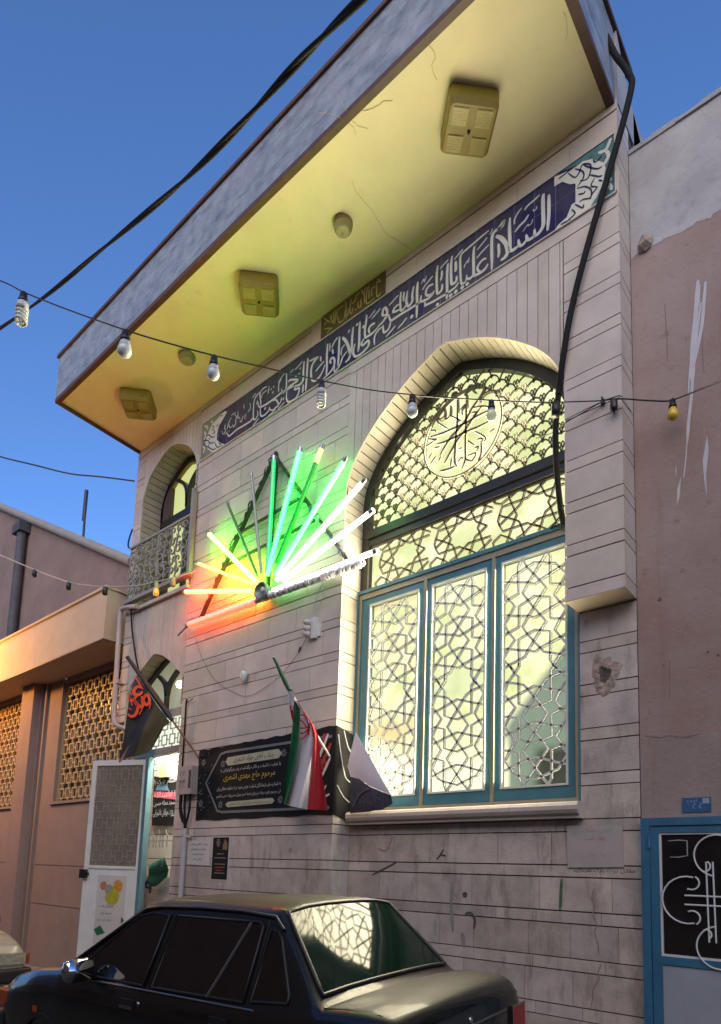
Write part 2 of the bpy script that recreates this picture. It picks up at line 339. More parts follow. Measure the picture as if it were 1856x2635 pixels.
# ---- measured line work (mm): band lettering, verse panel, medallion, girih grille
CAL = '30:2013,381 2013,267 2015,178 2026,50;34:2060,425 2065,383 2064,258 2062,143 2077,103 2107,79 2137,86 2141,144;28:2141,89 2163,77 2202,86 2218,147;28:2218,92 2246,70 2277,82 2289,150;32:2289,90 2322,80 2363,94 2368,172 2374,317 2370,419;20:2323,244 2274,275 2229,290 2194,325;18:2234,393 2203,415 2142,426 2094,441;14:2328,323 2326,368 2301,407 2259,437;8:2249,197 2216,224 2198,230 2196,215 2167,223 2159,253;8:2152,346 2148,324 2124,330 2124,353;38:2504,332 2457,280 2414,204 2396,144 2391,93 2418,60 2455,61;26:2480,239 2477,199 2474,150 2481,102;30:2421,436 2439,387 2491,385 2524,384 2545,341 2546,222 2543,124 2544,20;40:2425,430 2467,393 2491,395;10:2541,435 2553,405 2567,390;22:2577,438 2635,431 2716,417 2799,403 2855,392 2871,353 2869,243 2862,129 2849,79 2810,81 2798,137;26:2797,99 2761,76 2739,94;28:2724,379 2731,314 2729,178 2725,90 2701,75 2642,68 2604,81 2584,109;22:2658,78 2685,112 2686,150 2654,177 2622,182 2600,170;14:2592,380 2634,355 2693,321;16:2575,294 2623,278 2665,259 2698,238;12:2775,300 2786,253 2791,279 2819,253 2830,228;36:2785,54 2801,27;36:2838,55 2853,24;36:2905,54 2925,23;36:2962,52 2978,20;36:3105,41 3125,20;28:2922,360 2918,302 2920,249;28:2908,197 2913,146 2958,148 2968,225 2971,365 2961,441;16:2844,434 2895,407 2940,383;28:3007,394 3013,281 3010,114 3013,23;16:3002,429 3045,413 3095,390;24:3073,359 3072,309 3083,260;26:3064,215 3072,153 3116,147 3126,215 3130,357 3120,446;24:2884,117 2923,87 2992,81 3097,86 3180,92 3235,103 3256,105 3261,153;16:3175,369 3223,343 3265,319 3295,293;12:3249,417 3273,369 3280,402 3310,370;22:3167,277 3215,288 3245,267 3250,225 3231,197 3182,183 3153,198;26:3158,179 3218,160 3273,166 3323,180;28:3351,418 3358,314 3353,169 3356,34;26:3306,242 3317,186 3354,180 3448,180 3545,187 3624,187 3677,195 3707,283;24:3677,189 3688,131 3721,103 3761,115 3775,199;26:3398,402 3415,320 3412,250 3456,219 3483,276 3485,329 3474,398;24:3482,247 3527,222 3553,244 3560,352 3557,438;24:3560,248 3646,270 3628,306 3575,315;22:3517,413 3521,358 3517,308;16:3586,421 3651,396 3707,377;38:3401,95 3426,67;18:3472,108 3522,75 3583,50;18:3611,101 3666,72 3732,42;28:3741,298 3783,316 3778,373 3751,380 3725,324 3734,275 3780,238 3848,218;26:3834,216 3902,190 3972,188 4008,202 4016,297 4002,380 3998,450;20:3785,187 3832,179 3872,149 3884,102 3878,39;26:3881,285 3934,292 3961,266 3952,212;14:3814,412 3875,383 3930,359;12:3884,437 3925,413 3967,389;28:4090,426 4092,311 4090,188 4100,84;20:4115,422 4144,405;24:4033,352 4046,320;24:4233,416 4254,388;26:4026,193 4060,152 4030,123 3967,136 3957,83 3999,52 4069,36 4135,48 4167,102 4162,160 4149,202;28:4182,417 4191,299 4192,177 4211,108 4232,70 4276,57;34:4333,380 4281,306 4239,215 4211,108;26:4377,414 4378,280 4379,156 4382,74;20:4486,346 4453,391 4405,423;16:4298,279 4338,245 4342,173;20:4259,177 4318,141 4338,97 4366,56 4411,30 4434,36 4434,105;28:4553,428 4557,284 4550,154 4552,48;16:4517,414 4516,318;26:4477,322 4463,258;26:4480,160 4504,180 4491,216 4451,201 4436,143 4453,90 4505,55 4598,31;26:4830,368 4697,347 4737,330 4784,291 4796,220 4783,136 4747,85 4681,77 4619,121 4580,195;18:4599,243 4665,215 4724,186;22:4656,331 4648,270;28:4858,422 4860,254 4865,127 4871,27;28:4917,414 4921,286 4919,187 4960,156 5037,169;14:4943,428 5010,405 5061,386;22:4912,128 4918,28;16:4974,366 4981,347;16:4983,308 4999,290;16:5030,307 5046,285;24:5035,184 5053,134 4979,117 4984,60 5023,15 5101,14 5155,34 5186,95 5183,180;24:5163,283 5138,297 5003,227 5080,221 5150,217 5193,205;20:5209,427 5198,274 5211,201 5255,196 5277,254;24:5070,189 5166,198 5274,206 5364,197 5474,190 5577,193 5665,214 5695,284;12:5236,435 5297,406 5345,369;14:5287,387 5321,364 5336,311 5326,245;12:5084,408 5153,384;18:5548,425 5634,427 5669,382 5652,298 5637,221;12:5539,373 5619,365 5635,317;12:5504,403 5516,317;18:5458,352 5476,344;18:5413,363 5430,345;18:5427,302 5444,280;18:5652,416 5719,400 5765,367 5778,290 5771,147 5756,92 5713,92 5687,128 5701,183;12:5746,438 5812,408;18:5702,315 5723,277;20:5650,207 5636,97 5595,64 5530,67 5484,86 5478,124;22:5546,153 5572,132;20:5476,96 5417,54 5363,62 5318,67 5340,125 5380,171 5417,169;18:5318,67 5284,97 5269,143;18:5232,125 5244,97;14:5214,63 5271,37 5328,18;14:5361,41 5424,24 5493,13;14:5658,66 5718,40 5769,15;22:5779,127 5831,101 5949,104 6088,110 6181,94 6238,94 6283,160;10:5853,359 5842,290 5880,251;12:5965,394 5965,340;10:5915,235 5933,231 5933,180;10:5975,245 6002,180 6032,207;10:6077,351 6076,286 6024,229;10:6148,352 6073,252;10:6113,284 6117,214 6151,178 6174,221;10:6213,338 6256,279 6230,208 6186,201;10:6255,272 6288,208;10:6321,302 6336,256 6316,201 6362,176 6393,236;12:6231,169 6245,162;8:6284,174 6325,146;8:6131,370 6216,365'
CAL7 = '11:3873,737 3864,583 3829,572 3817,597;11:3815,717 3880,747;11:3862,774 3829,736;11:3891,704 3930,712 3941,675 3932,619;11:3976,730 3971,615;11:3970,748 4002,746 4002,579 3898,577;11:4023,782 4041,737 4028,595;11:4076,787 4067,737 4034,733;11:4085,680 4081,594 4114,597 4124,676;11:4109,779 4155,751 4173,706 4213,708;11:4141,596 4168,601;11:4223,765 4237,631 4208,585 4197,647;11:4299,789 4288,559;11:4260,679 4269,594 4313,648;11:4308,685 4317,588 4386,583 4397,658;11:4332,757 4423,749 4417,635;11:4453,778 4451,609;11:4481,778 4473,628 4537,753;11:4516,764 4504,675;11:4642,797 4518,660;11:4571,708 4621,691;11:4611,638 4514,588 4577,560;11:4485,583 4506,572'
MEDAL = '24:-46,374 -41,130 -56,-27 -60,-134 -63,-267 -39,-331;22:56,367 56,193 53,32 51,-182 53,-289 20,-382;26:257,348 197,260 114,187 58,111 -28,42 -104,6 -186,-79 -233,-141;24:226,165 143,98 59,13 -55,-81 -136,-183 -182,-245;22:288,83 171,85 58,73 -58,78 -207,85 -350,110;22:300,-28 173,-28 60,-19 -56,-21 -175,-18 -273,-2;14:-120,228 -60,172 0,117;14:-201,350 -273,294 -272,237 -209,164 -141,94;14:140,-50 230,-133 269,-187 247,-204;14:73,-116 147,-197;18:-195,358 -187,265 -241,246 -267,291;18:-122,334 -126,236 -168,211 -181,251;18:-112,407 -101,451 -53,444;16:30,369 81,437 122,417 53,391;16:157,334 122,378 173,418 184,368;18:215,192 225,262 291,277 373,236 362,184;16:-14,238 44,265 10,204 22,166;16:114,149 171,122 126,111;16:136,187 226,160 298,115;16:-351,173 -295,153 -282,124;16:-381,101 -311,65 -267,45;16:-404,27 -298,48;16:-296,-31 -235,-47;16:-363,-114 -326,-74;16:-342,-178 -276,-123;16:-244,-192 -220,-147;16:-99,-220 -110,-302;20:-229,-302 -133,-319 -62,-322;16:75,-272 165,-284 121,-344 53,-289;18:220,-202 221,-308 189,-373;16:180,-153 230,-170 220,-202;16:153,-226 192,-232 171,-265;16:312,-139 360,-124;14:-28,-293 6,-264 35,-282;14:-19,-162 16,-167'
LAT = '172,1939 145,1902 145,1757 150,1658 65,1627 9,1609;191,1944 231,1864 286,1791 344,1713 395,1643 343,1577 286,1498 236,1432 187,1354 231,1280 286,1208 345,1135 377,1096 429,1077 511,1049 563,1034;390,1934 344,1872 289,1795 239,1731 186,1647 237,1572 286,1498 343,1423 394,1353 343,1286 286,1208 234,1135 208,1090 154,1071 72,1047 23,1027;416,1938 430,1896 428,1834 429,1753 431,1665 513,1639 564,1624;562,1802 511,1783 429,1753 343,1723 299,1698 239,1728 145,1755 50,1782 4,1788;563,1718 511,1783 475,1829 428,1842 349,1873 285,1891 231,1872 160,1844 94,1822 61,1779 17,1713 6,1701;6,1701 59,1629 114,1555 62,1476 19,1412 57,1335 117,1255 58,1185 20,1129 9,1107 67,1039 101,995;561,1704 513,1632 463,1560 515,1482 564,1419;563,1503 515,1484 434,1456 343,1423 293,1410 245,1433 152,1456 62,1481 6,1493;154,1359 153,1543 237,1572 290,1595 348,1576 432,1551 432,1368 517,1344 565,1327;154,1359 71,1333 10,1313;561,1411 512,1343 467,1265 519,1189 562,1130;566,1212 519,1192 433,1165 345,1137 298,1113 250,1132 152,1157 58,1187 7,1195;158,1013 151,1249 231,1280 295,1300 348,1285 431,1258 429,1077 427,1022 456,971 487,929;562,1112 511,1049 451,963;159,1043 151,1010 113,962 51,893 24,823;19,794 66,743 122,670 70,601 26,519 76,455 125,382 76,310 33,227 80,161 103,121 160,91 237,72 302,52 354,71 438,102 494,121 524,164 564,225;77,1032 112,972 153,926 155,692 236,657 291,643 345,657 434,682 431,885 431,928 462,966;561,916 515,900 431,881 384,855 342,804 289,731 236,657 188,586 244,508 295,436 355,364 406,289 352,215 300,145 237,65 194,7;11,902 69,890 154,865 199,850 233,811 289,736 345,657 402,579 347,505 295,436 236,357 188,295 245,219 300,145 354,71 408,8;15,728 66,748 151,775 233,806 288,825 342,807 433,776 506,754 563,738;18,605 70,596 155,571 159,393 236,366 296,351 355,369 438,392 436,570 513,602 564,618;472,959 515,900 557,837 516,769 468,673 513,602 558,531 520,462 472,384 517,315 561,248;22,441 76,455 157,484 239,508 293,526 347,510 437,481 510,463 566,443;25,315 77,305 156,279 163,61 189,7;29,141 80,161 157,193 239,220 298,234 352,220 441,189 509,168 570,152;568,324 517,311 440,281 438,52 413,8'
HALLW = 36
# ================================================================ SETTING
g = MB(); g.add([(-400,-400,-.9),(-35,-400,-.9),(-6,-400,0),(400,-400,0),(400,400,0),(-6,400,0),(-35,400,-.9),(-400,400,-.9)], [(0,1,6,7),(1,2,5,6),(2,3,4,5)]); tag(g.build('ground', ASPH), kind='structure')
g = MB(); g.prism([(12, -.2), (12, .06), (-6, .06), (-35, -.84), (-35, -1.2)], -.95, .39); tag(g.build('pavement', PAVE), kind='structure')
g = MB()
for i in range(48):
    x_ = -30+i*.85; z_ = .08+min(0, (x_+6)*.9/29); g.box(x_, x_+.84, -1.08, -.953, z_-.3, z_, tone=rt(.85, 1.1))
tag(g.build('kerb', PAVE, tone=True), kind='structure')
# ================================================================ THE RELIGIOUS HALL (main building)
hall = thing('religious_hall', (-5, .3, 0), 'stone-clad hall with a deep yellow soffit, a blue calligraphy band and a big arched window', 'building')
XL, XS, XC, XP, XR = -8.45, -6.88, -4.21, -1.893, -1.453     # left end, left bay, wall corner, pier, right end
PER, THIN = .345, .092
def zjoints(z0, z1):
    """courses: a thick and a thin one in turn, joints on one common grid"""
    js = set([z0, z1]); k = -8
    while k < 20:
        for z in (2.07+PER*k, 2.07+PER*k-THIN):
            if z0+.012 < z < z1-.012: js.add(round(z, 4))
        k += 1
    return sorted(js)
def courses(mb, x0, x1, z0, z1, y, gap=.0092, dep=.02, axis='x', vjoint=True, base=(.9, 1.06)):
    js = zjoints(z0, z1)
    for a, b in zip(js[:-1], js[1:]):
        g_ = gap*random.uniform(.8, 1.2)
        xs = [x0]
        if vjoint:
            x = x0+random.uniform(.25, .6)
            while x < x1-.12: xs.append(x); x += random.uniform(.32, .62)
        xs.append(x1)
        for p, q in zip(xs[:-1], xs[1:]):
            p2 = p+(.0018 if p != x0 else 0); q2 = q-(.0018 if q != x1 else 0)
            yy = y+random.uniform(-.0012, .0012)
            if axis == 'x': mb.box(p2, q2, yy, y+dep, a+g_/2, b-g_/2, 0, rt(*base))
            else: mb.box(y, y+dep if dep > 0 else y+dep, p2, q2, a+g_/2, b-g_/2, 0, rt(*base))
# core behind the stone
core = MB()
core.box(XL+.02, XS, .302, 3.5, 4.6, 5.15); core.box(XS, XC-.014, .0125, 3.5, 0, 7.70)
core.box(XL+.014, -8.26, .013, .3, 3.62, 7.70)                                     # left pier
core.box(XL+.02, -7.95, .272, .30, 0, 3.62)
core.box(XC-.014, XR-.02, .2625, .6, 0, 2.075)                                   # wall under the big window
core.box(-1.885, XR-.014, .2625, .7, 2.075, 7.7); core.box(-1.885, XR-.014, .0125, .2625, 3.72, 7.7)  # right pier
core.box(XL+.014, XS, .0125, .25, 7.52, 7.7); core.box(XC-.014, -1.885, .0125, .3, 6.56, 7.70)
core.box(XL+.02, XR-.02, .65, 6, 7.2, 7.7); core.box(XL+.02, -8.0, .3, 6, 3.6, 7.7); core.box(-8.44, -7.0, .70, 6, 3.66, 4.6)
core.box(-1.9, XR-.02, .72, 6, 0, 7.7)
core.build('wall_core', MORTAR, hall)
# plain coursed wall (left of the window), its return into the window recess
a = MB()
courses(a, XS+.004, XC, 2.07-.092, 6.81, 0, base=(.88, 1.08)); a.build('wall', STONE, hall, tone=True)
a = MB(); courses(a, XS+.004, XC, 0, 2.07-.092, 0, base=(.82, 1.10))
courses(a, XC+.001, XR, 0, 2.07, .25, base=(.80, 1.12)); courses(a, .001, .25, 0, 2.07, XC-.001, dep=-.02, axis='y', vjoint=False)
a.build('lower_wall', STONELO, hall, tone=True)
a = MB(); courses(a, .001, .30, 2.07, 5.20, XC-.001, dep=-.02, axis='y', vjoint=False)
a.build('window_reveal', REVEAL, hall, tone=True)
# plain strips framing the stripes
a = MB()
a.box(XS+.004, XC+.001, -.001, .02, 6.813, 6.895, 0, rt()); 
x = XC+.001
while x < XR-.05:
    x2 = min(x+random.uniform(.5, .7), XR); a.box(x, x2-.0015, -.003, .02, 6.788, 6.895, 0, rt(.95, 1.05)); x = x2
a.box(XS+.004, XR, .002, .02, 6.893, 6.91, 0, rt())
x = XS+.004
while x < XR-.05:
    x2 = min(x+random.uniform(.42, .6), XR)
    if not (-4.70 < (x+x2)/2 < -3.75):
        a.box(x, x2-.002, 0, .02, 7.425, 7.640, 0, rt(.93, 1.05)); a.box(x, x2-.002, -.006, .02, 7.648, 7.735, 0, rt(.93, 1.05))
    else: a.box(x, x2-.002, .005, .02, 7.40, 7.735, 0, rt(.93, 1.05))
    x = x2
a.box(XL, XS, -.004, .02, 7.612, 7.73, 0, rt(.93, 1.0))
a.build('frieze', STONE, hall, tone=True)
# big arch: outline of the opening in the facade
def arch_curve(cx, hw, zs, za, n=16, k=.34):
    """four-centred pointed arch: list of (x,z) from left springing to right springing"""
    out = []
    for i in range(n+1):
        t = i/n; a_ = t*math.pi/2
        x = -hw+hw*(1-math.cos(a_))**1.0*.0
        # blend of a quarter ellipse near the springing and a straight shoulder to the apex
        ex = -hw*math.cos(a_); ez = (za-zs)*math.sin(a_)
        sx_ = -hw*(1-t); sz_ = (za-zs)*(1-(1-t)**1.75)
        out.append((cx+ex*(1-k)+sx_*k if False else cx+(ex*(1-t**1.5*.9)+sx_*t**1.5*.9), zs+(ez*(1-t**1.5*.9)+sz_*t**1.5*.9)))
    return out+[(2*cx-x, z) for x, z in out[-2::-1]]
def interp_poly(P, x):
    for (x0, z0), (x1, z1) in zip(P[:-1], P[1:]):
        if (x0 <= x <= x1): return z0+(z1-z0)*((x-x0)/(x1-x0) if x1 > x0 else 0)
    return None
_half = [(-1.162, 5.20), (-1.160, 5.45), (-1.125, 5.62), (-1.06, 5.76), (-.985, 5.87), (-.88, 5.985), (-.74, 6.11), (-.60, 6.215), (-.44, 6.315), (-.26, 6.405), (0, 6.505)]
def mirror(half, cx, dx=0, dz=0):
    L = [(cx+x+(-dx if x < 0 else 0)*(-1), z+dz) for x, z in half]
    return L+[(2*cx-x, z) for x, z in L[-2::-1]]
CX = -3.052
ARCH = catmull(mirror(_half[:-1]+[(-.02, 6.50)], CX)[:len(_half)-0], 3)
ARCH = [p for p in ARCH if p[0] <= CX-.019]; ARCH = ARCH+[(2*CX-x, z) for x, z in ARCH[::-1]]
def striped(mb, x0, x1, ztop, curve, y=0, pitch=.0952, zmin=None, gap=.006, start=None, base=(.93, 1.05)):
    x = start if start is not None else x0
    while x < x1-.01:
        a_, b_ = max(x+gap/2, x0), min(x+pitch-gap/2, x1)
        n = 4; pts = []
        for i in range(n+1):
            xx = a_+(b_-a_)*i/n; z = interp_poly(curve, xx)
            pts.append((xx, (z if z is not None else zmin)))
        if all(p[1] is not None and p[1] < ztop-.004 for p in pts): mb.prism([(b_, ztop), (a_, ztop)]+pts, y, y+.02, 0, rt(*base))
        x += pitch
a = MB(); striped(a, -4.116, -1.895, 6.782, ARCH, zmin=5.35)
a.prism([(-4.119, 6.783), (-4.2085, 6.783), (-4.2085, 5.30)]+[p for p in ARCH if p[0] < -4.125 and p[1] > 5.3]+[(-4.119, interp_poly(ARCH, -4.119))], -.001, .02, 0, rt(.97, 1.03))
a.prism([(-1.8935, 5.30), (-1.8935, 6.783), (-1.9015, 6.783), (-1.9015, interp_poly(ARCH, -1.9015))], .0, .02)
a.build('spandrel', STONE, hall, tone=True)
def arch_soffit(mb, curve, y0, y1, pitch=.088, th=.02, gap=.009, out=1, z_from=None):
    # voussoir slabs lining the opening, between y0 and y1
    L = [0]
    for p, q in zip(curve[:-1], curve[1:]): L.append(L[-1]+math.hypot(q[0]-p[0], q[1]-p[1]))
    def at(s):
        s = min(max(s, 0), L[-1])
        for i in range(len(L)-1):
            if L[i+1] >= s: break
        t = (s-L[i])/max(L[i+1]-L[i], 1e-9); return (curve[i][0]+(curve[i+1][0]-curve[i][0])*t, curve[i][1]+(curve[i+1][1]-curve[i][1])*t)
    s = 0
    cxm = sum(p[0] for p in curve)/len(curve)
    while s < L[-1]-.01:
        p = at(s+gap/2); q = at(min(s+pitch-gap/2, L[-1])); tx, tz = q[0]-p[0], q[1]-p[1]; l = math.hypot(tx, tz)
        if l > .005:
            nx, nz = -tz/l*th, tx/l*th
            mb.prism([p, q, (q[0]+nx, q[1]+nz), (p[0]+nx, p[1]+nz)], y0, y1, 0, rt(.92, 1.08))
        s += pitch
a = MB(); arch_soffit(a, ARCH, .0005, .30); a.build('arch_soffit', REVEAL, hall, tone=True)
# plugs between the arch slabs and the core
a = MB(); up = [(x, z+.024) for x, z in ARCH if z > 5.3]
a.prism([(up[-1][0]+.03, 6.6), (up[0][0]-.03, 6.6), (up[0][0]-.03, 5.3)]+[(p[0]+(-.022 if p[0] < CX else .022), p[1]) for p in up]+[(up[-1][0]+.03, 5.3)], .021, .299); a.build('arch_backing', MORTAR, hall)
# right pier (front, right side, underside)
a = MB(); courses(a, -1.893, XR, 3.695, 6.785, 0, vjoint=False, base=(.95, 1.04)); courses(a, .001, .262, 3.695, 7.7, XR-.001, dep=-.02, axis='y', vjoint=False)
a.box(-1.893, XR-.001, .001, .262, 3.693, 3.699, 0, (.55, .5, .45)); courses(a, .0205, .262, 3.70, 5.2, -1.889, dep=.02, axis='y', vjoint=False)
a.build('right_pier', STONE, hall, tone=True)
a = MB(); courses(a, -1.885, XR-.003, 2.07, 3.69, .25, base=(.9, 1.05)); a.build('pier_wall', STONELO, hall, tone=True)
# left pier and the stripes over the balcony arch
a = MB(); courses(a, XL, -8.235, 3.60, 7.61, 0, vjoint=False); courses(a, .001, .25, 3.60, 7.61, XL+.021, dep=-.02, axis='y', vjoint=False)
a.box(XL+.001, -8.236, .001, .25, 3.594, 3.602, 0, (.6, .55, .5)); a.build('left_pier', STONE, hall, tone=True)
h2 = [(-.655, 5.22), (-.655, 6.86), (-.63, 6.98), (-.575, 7.10), (-.50, 7.20), (-.40, 7.28), (-.28, 7.36), (-.15, 7.42), (-.02, 7.455)]
C2 = -7.575
ARCH2 = mirror(h2, C2); 
a = MB(); striped(a, -8.232, XS-.002, 7.608, ARCH2, pitch=.078, zmin=6.9); a.build('balcony_spandrel', STONE, hall, tone=True)
a = MB(); arch_soffit(a, ARCH2, .0005, .34, pitch=.092); a.build('balcony_arch_soffit', REVEAL, hall, tone=True)
a = MB(); a.prism([(XS-.001, 7.56), (-8.26, 7.56), (-8.26, 5.2), (-8.252, 5.2)]+[(x-.022 if x < C2 else x+.022, z+.022) for x, z in ARCH2[1:-1]]+[(XS-.001, 6.8)], .0215, .30); a.build('balcony_backing', MORTAR, hall)
a = MB(); a.box(-8.30, XS-.002, -.05, .5, 5.165, 5.215, 0, rt(.8, .9)); a.build('balcony_slab', STONE, hall, tone=True)
# door bay: stripes and the pointed arch over the door
h3 = [(-.655, 3.66), (-.655, 3.98), (-.60, 4.08), (-.48, 4.19), (-.33, 4.29), (-.17, 4.385), (-.02, 4.455)]
ARCH3 = mirror(h3, C2)
a = MB(); striped(a, -8.232, XS-.002, 5.160, ARCH3, pitch=.063, zmin=4.0, gap=.005); a.build('door_spandrel', STONE, hall, tone=True)
a = MB(); arch_soffit(a, ARCH3, .0005, .24, pitch=.11)
courses(a, .001, .24, 3.10, 3.66, -8.232, dep=-.02, axis='y', vjoint=False); a.build('door_arch_soffit', REVEAL, hall, tone=True)
a = MB(); a.prism([(XS-.001, 5.15), (-8.25, 5.15), (-8.25, 4.0)]+[(x-.02 if x < C2 else x+.02, z+.022) for x, z in ARCH3[2:-2]]+[(XS-.001, 4.0)], .0215, .26); a.build('door_backing', MORTAR, hall)
a = MB(); courses(a, XL, -7.93, 0, 3.59, .25); a.build('door_side_wall', STONELO, hall, tone=True)
# ---- roof canopy: soffit rises a little outwards
YO = -1.25; ZI, ZO = 7.722, 7.775
a = MB()
n = 24
vs = []; fs = []
for i in range(n+1):
    for j in range(7):
        t = j/6; vs.append((XL+.05+(-1.52-XL-.05)*i/n, YO+.05+(-YO-.05)*t, ZO+(ZI-ZO)*t))
for i in range(n):
    for j in range(6): k = i*7+j; fs.append((k, k+1, k+8, k+7))
a.add(vs, fs); sof_ = a.build('soffit', SOFFIT, hall, fix=False)
CRKB = mat('crack_brown', (.50, .42, .20), .8)
for P_ in ([(905, 462), (925, 505), (960, 545), (992, 600), (1028, 622), (1058, 640)], [(862, 232), (900, 300), (925, 325), (945, 330)], [(930, 285), (960, 280), (985, 262), (1010, 258)], [(1098, 110), (1120, 140), (1112, 175), (1125, 205)], [(1452, 30), (1462, 75), (1455, 100)], [(820, 290), (870, 300), (905, 322), (915, 345)]):
    pts_ = []
    for u, v in catmull(P_, 4):
        q_ = atZ(u, v, 7.75); q_ = atZ(u, v, ZO+(ZI-ZO)*(q_[1]-YO)/(-YO)-.001); pts_.append((q_[0]+random.uniform(-.006, .006), q_[1]+random.uniform(-.006, .006), q_[2]))
    a = MB(); a.tube(pts_, .0016, 4); a.build('soffit_crack', CRKB, sof_)
a = MB()
a.prism([(YO, ZO+.035), (YO-.006, 8.41), (YO+.1, 8.41), (YO+.1, ZO+.2), (.2, 7.95), (.2, ZI+.02)], XL, -1.475, axis='x')
a.build('fascia', MARBLE, hall)
a = MB(); a.box(XL-.02, -1.45, YO-.03, .4, 8.41, 8.45); a.build('coping', BROWN, hall)
a = MB()
a.prism([(YO-.004, ZO-.02), (YO+.052, ZO-.02), (YO+.052, ZO+.035), (YO-.004, ZO+.035)], XL-.004, -1.47, axis='x')
a.prism([(YO, ZO-.022), (.0, ZI-.018), (.0, ZI+.03), (YO, ZO+.03)], XL-.004, XL+.048, axis='x')
a.prism([(YO, ZO-.022), (.0, ZI-.018), (.0, ZI+.03), (YO, ZO+.03)], -1.535, -1.470, axis='x')
a.build('soffit_trim', BROWN, hall)
a = MB(); a.box(-1.52, -1.476, YO+.02, .0, 7.80, 8.40); a.build('fascia_end', MARBLE, hall)
a = MB(); a.box(XL+.05, XR-.004, .42, 6, 7.70, 8.05); a.build('roof_parapet', GREYPL, hall)
a = MB(); a.prism([(.02, 7.74), (.75, 7.74), (.75, 7.86), (.2, 8.2), (.02, 8.40)], -1.53, -1.457, axis='x'); a.build('gable_return', GREYPL, hall)
# ---- tile band with the calligraphy (child parts: ground, ornament, lettering, seams)
band = MB(); band.box(-6.82, -1.475, -.010, .02, 6.905, 7.42); band = band.build('tile_band', NAVY, hall)
def BP(s): return [(-float(a)/1000, 6.9+float(b)/1000) for a, b in (p.split(',') for p in s.split())]
tt = MB(); tt.prism(BP('1900,517 1478,517 1478,8 1700,8 1620,57 1565,145 1544,273 1563,334 1650,433 1725,470 1788,480'), -.0125, -.0102); tt.build('teal_end', TEALTILE, band)
tt = MB(); tt.prism(BP("6818,2 6818,517 6560,517 6420,500 6308,470 6383,391 6467,336 6489,253 6489,153 6400,70 6308,2"), -.0125, -.0102); tt.build('sage_end', SAGE, band)
tt = MB()
tt.prism(BP("1964,510 1931,500 1859,480 1788,464 1725,470 1650,433 1563,334 1544,273 1565,145 1620,57 1667,10 1777,6 1966,6 1933,37 1861,56 1818,142 1787,142 1785,313 1831,340 1895,413 1946,420 1965,418"), -.0150, -.0128)
tt.build('vine_ornament', CREAM, band); tt = MB(); tt.prism(BP("6740,214 6699,321 6607,428 6505,450 6459,470 6351,490 6307,455 6383,391 6467,336 6489,253 6489,153 6400,70 6308,14 6463,6 6564,10 6676,108"), -.0150, -.0128)
tt.build('vine_ornament', CREAM, band); tt = MB()
for s_ in "1540,420 1520,360 1560,300;1500,500 1540,430 1600,450;1510,250 1530,180 1500,120;1560,60 1520,100 1500,40;6780,400 6740,330 6780,280;6790,180 6740,160 6770,90;6780,480 6720,440 6700,400;6640,480 6600,450".split(';'): tt.stroke(BP(s_), .028, -.0154, -.0126)
tt.build('vine_tendril', CREAM, band)
tt = MB()
for s_ in "1931,464 1881,465 1845,469 1802,467;1845,453 1789,370 1753,390 1725,439 1664,390 1664,321 1692,280 1747,307;1788,449 1726,376 1719,317 1768,269;1718,433 1677,378 1610,310 1570,301;1665,298 1604,236 1571,218;1775,258 1706,222 1659,155 1666,92 1721,117 1755,119;1762,194 1720,170 1707,183;1631,241 1659,193 1612,150;1790,122 1728,45 1721,71;1818,96 1791,37 1847,23;1911,22 1861,17 1819,3;1605,145 1653,112 1667,77;6729,314 6665,299 6587,230 6526,223;6593,286 6541,277 6567,328;6776,267 6690,235 6621,165 6517,132;6632,169 6658,127 6537,34;6515,118 6468,44 6397,26;6443,93 6367,20;6518,347 6470,364;6439,457 6389,454;6568,41 6487,39;6658,228 6630,249;6761,226 6724,169 6658,127;1570,400 1620,380 1640,420;1600,200 1570,170;6600,400 6560,360 6620,340".split(';'): tt.stroke(BP(s_), .013, -.0172, -.0152)
tt.build('vine_outline', NAVY, band)
tt = MB()
for l in CAL.split(';'):
    w_, r_ = l.split(':'); tt.stroke(BP(r_), int(w_)*.00098, -.0145, -.0102)
tt.build('lettering', CREAM, band)
tt = MB(); x = -1.955
while x > -6.8: tt.box(x-.0012, x+.0012, -.0112, -.0101, 6.907, 7.418); x -= .188
tt.box(-6.8, -1.48, -.0112, -.0101, 7.16, 7.1615); tt.build('tile_seam', SEAM, band)
tt = MB(); tt.box(-6.84, -1.468, -.02, .0, 7.42, 7.432); tt.box(-6.84, -1.468, -.02, .0, 6.893, 6.904); tt.box(-1.474, -1.462, -.02, .0, 6.905, 7.42); tt.box(-6.84, -6.822, -.02, 0, 6.905, 7.42); tt.build('band_border', STONE, hall)
sp = MB(); sp.box(-4.665, -3.765, -.016, .02, 7.434, 7.712); sp = sp.build('verse_panel', BROWNTILE, hall)
tt = MB()
for l in CAL7.split(';'):
    w_, r_ = l.split(':'); tt.stroke(BP(r_), .0135, -.0195, -.0158)
tt.build('lettering', GOLD, sp)
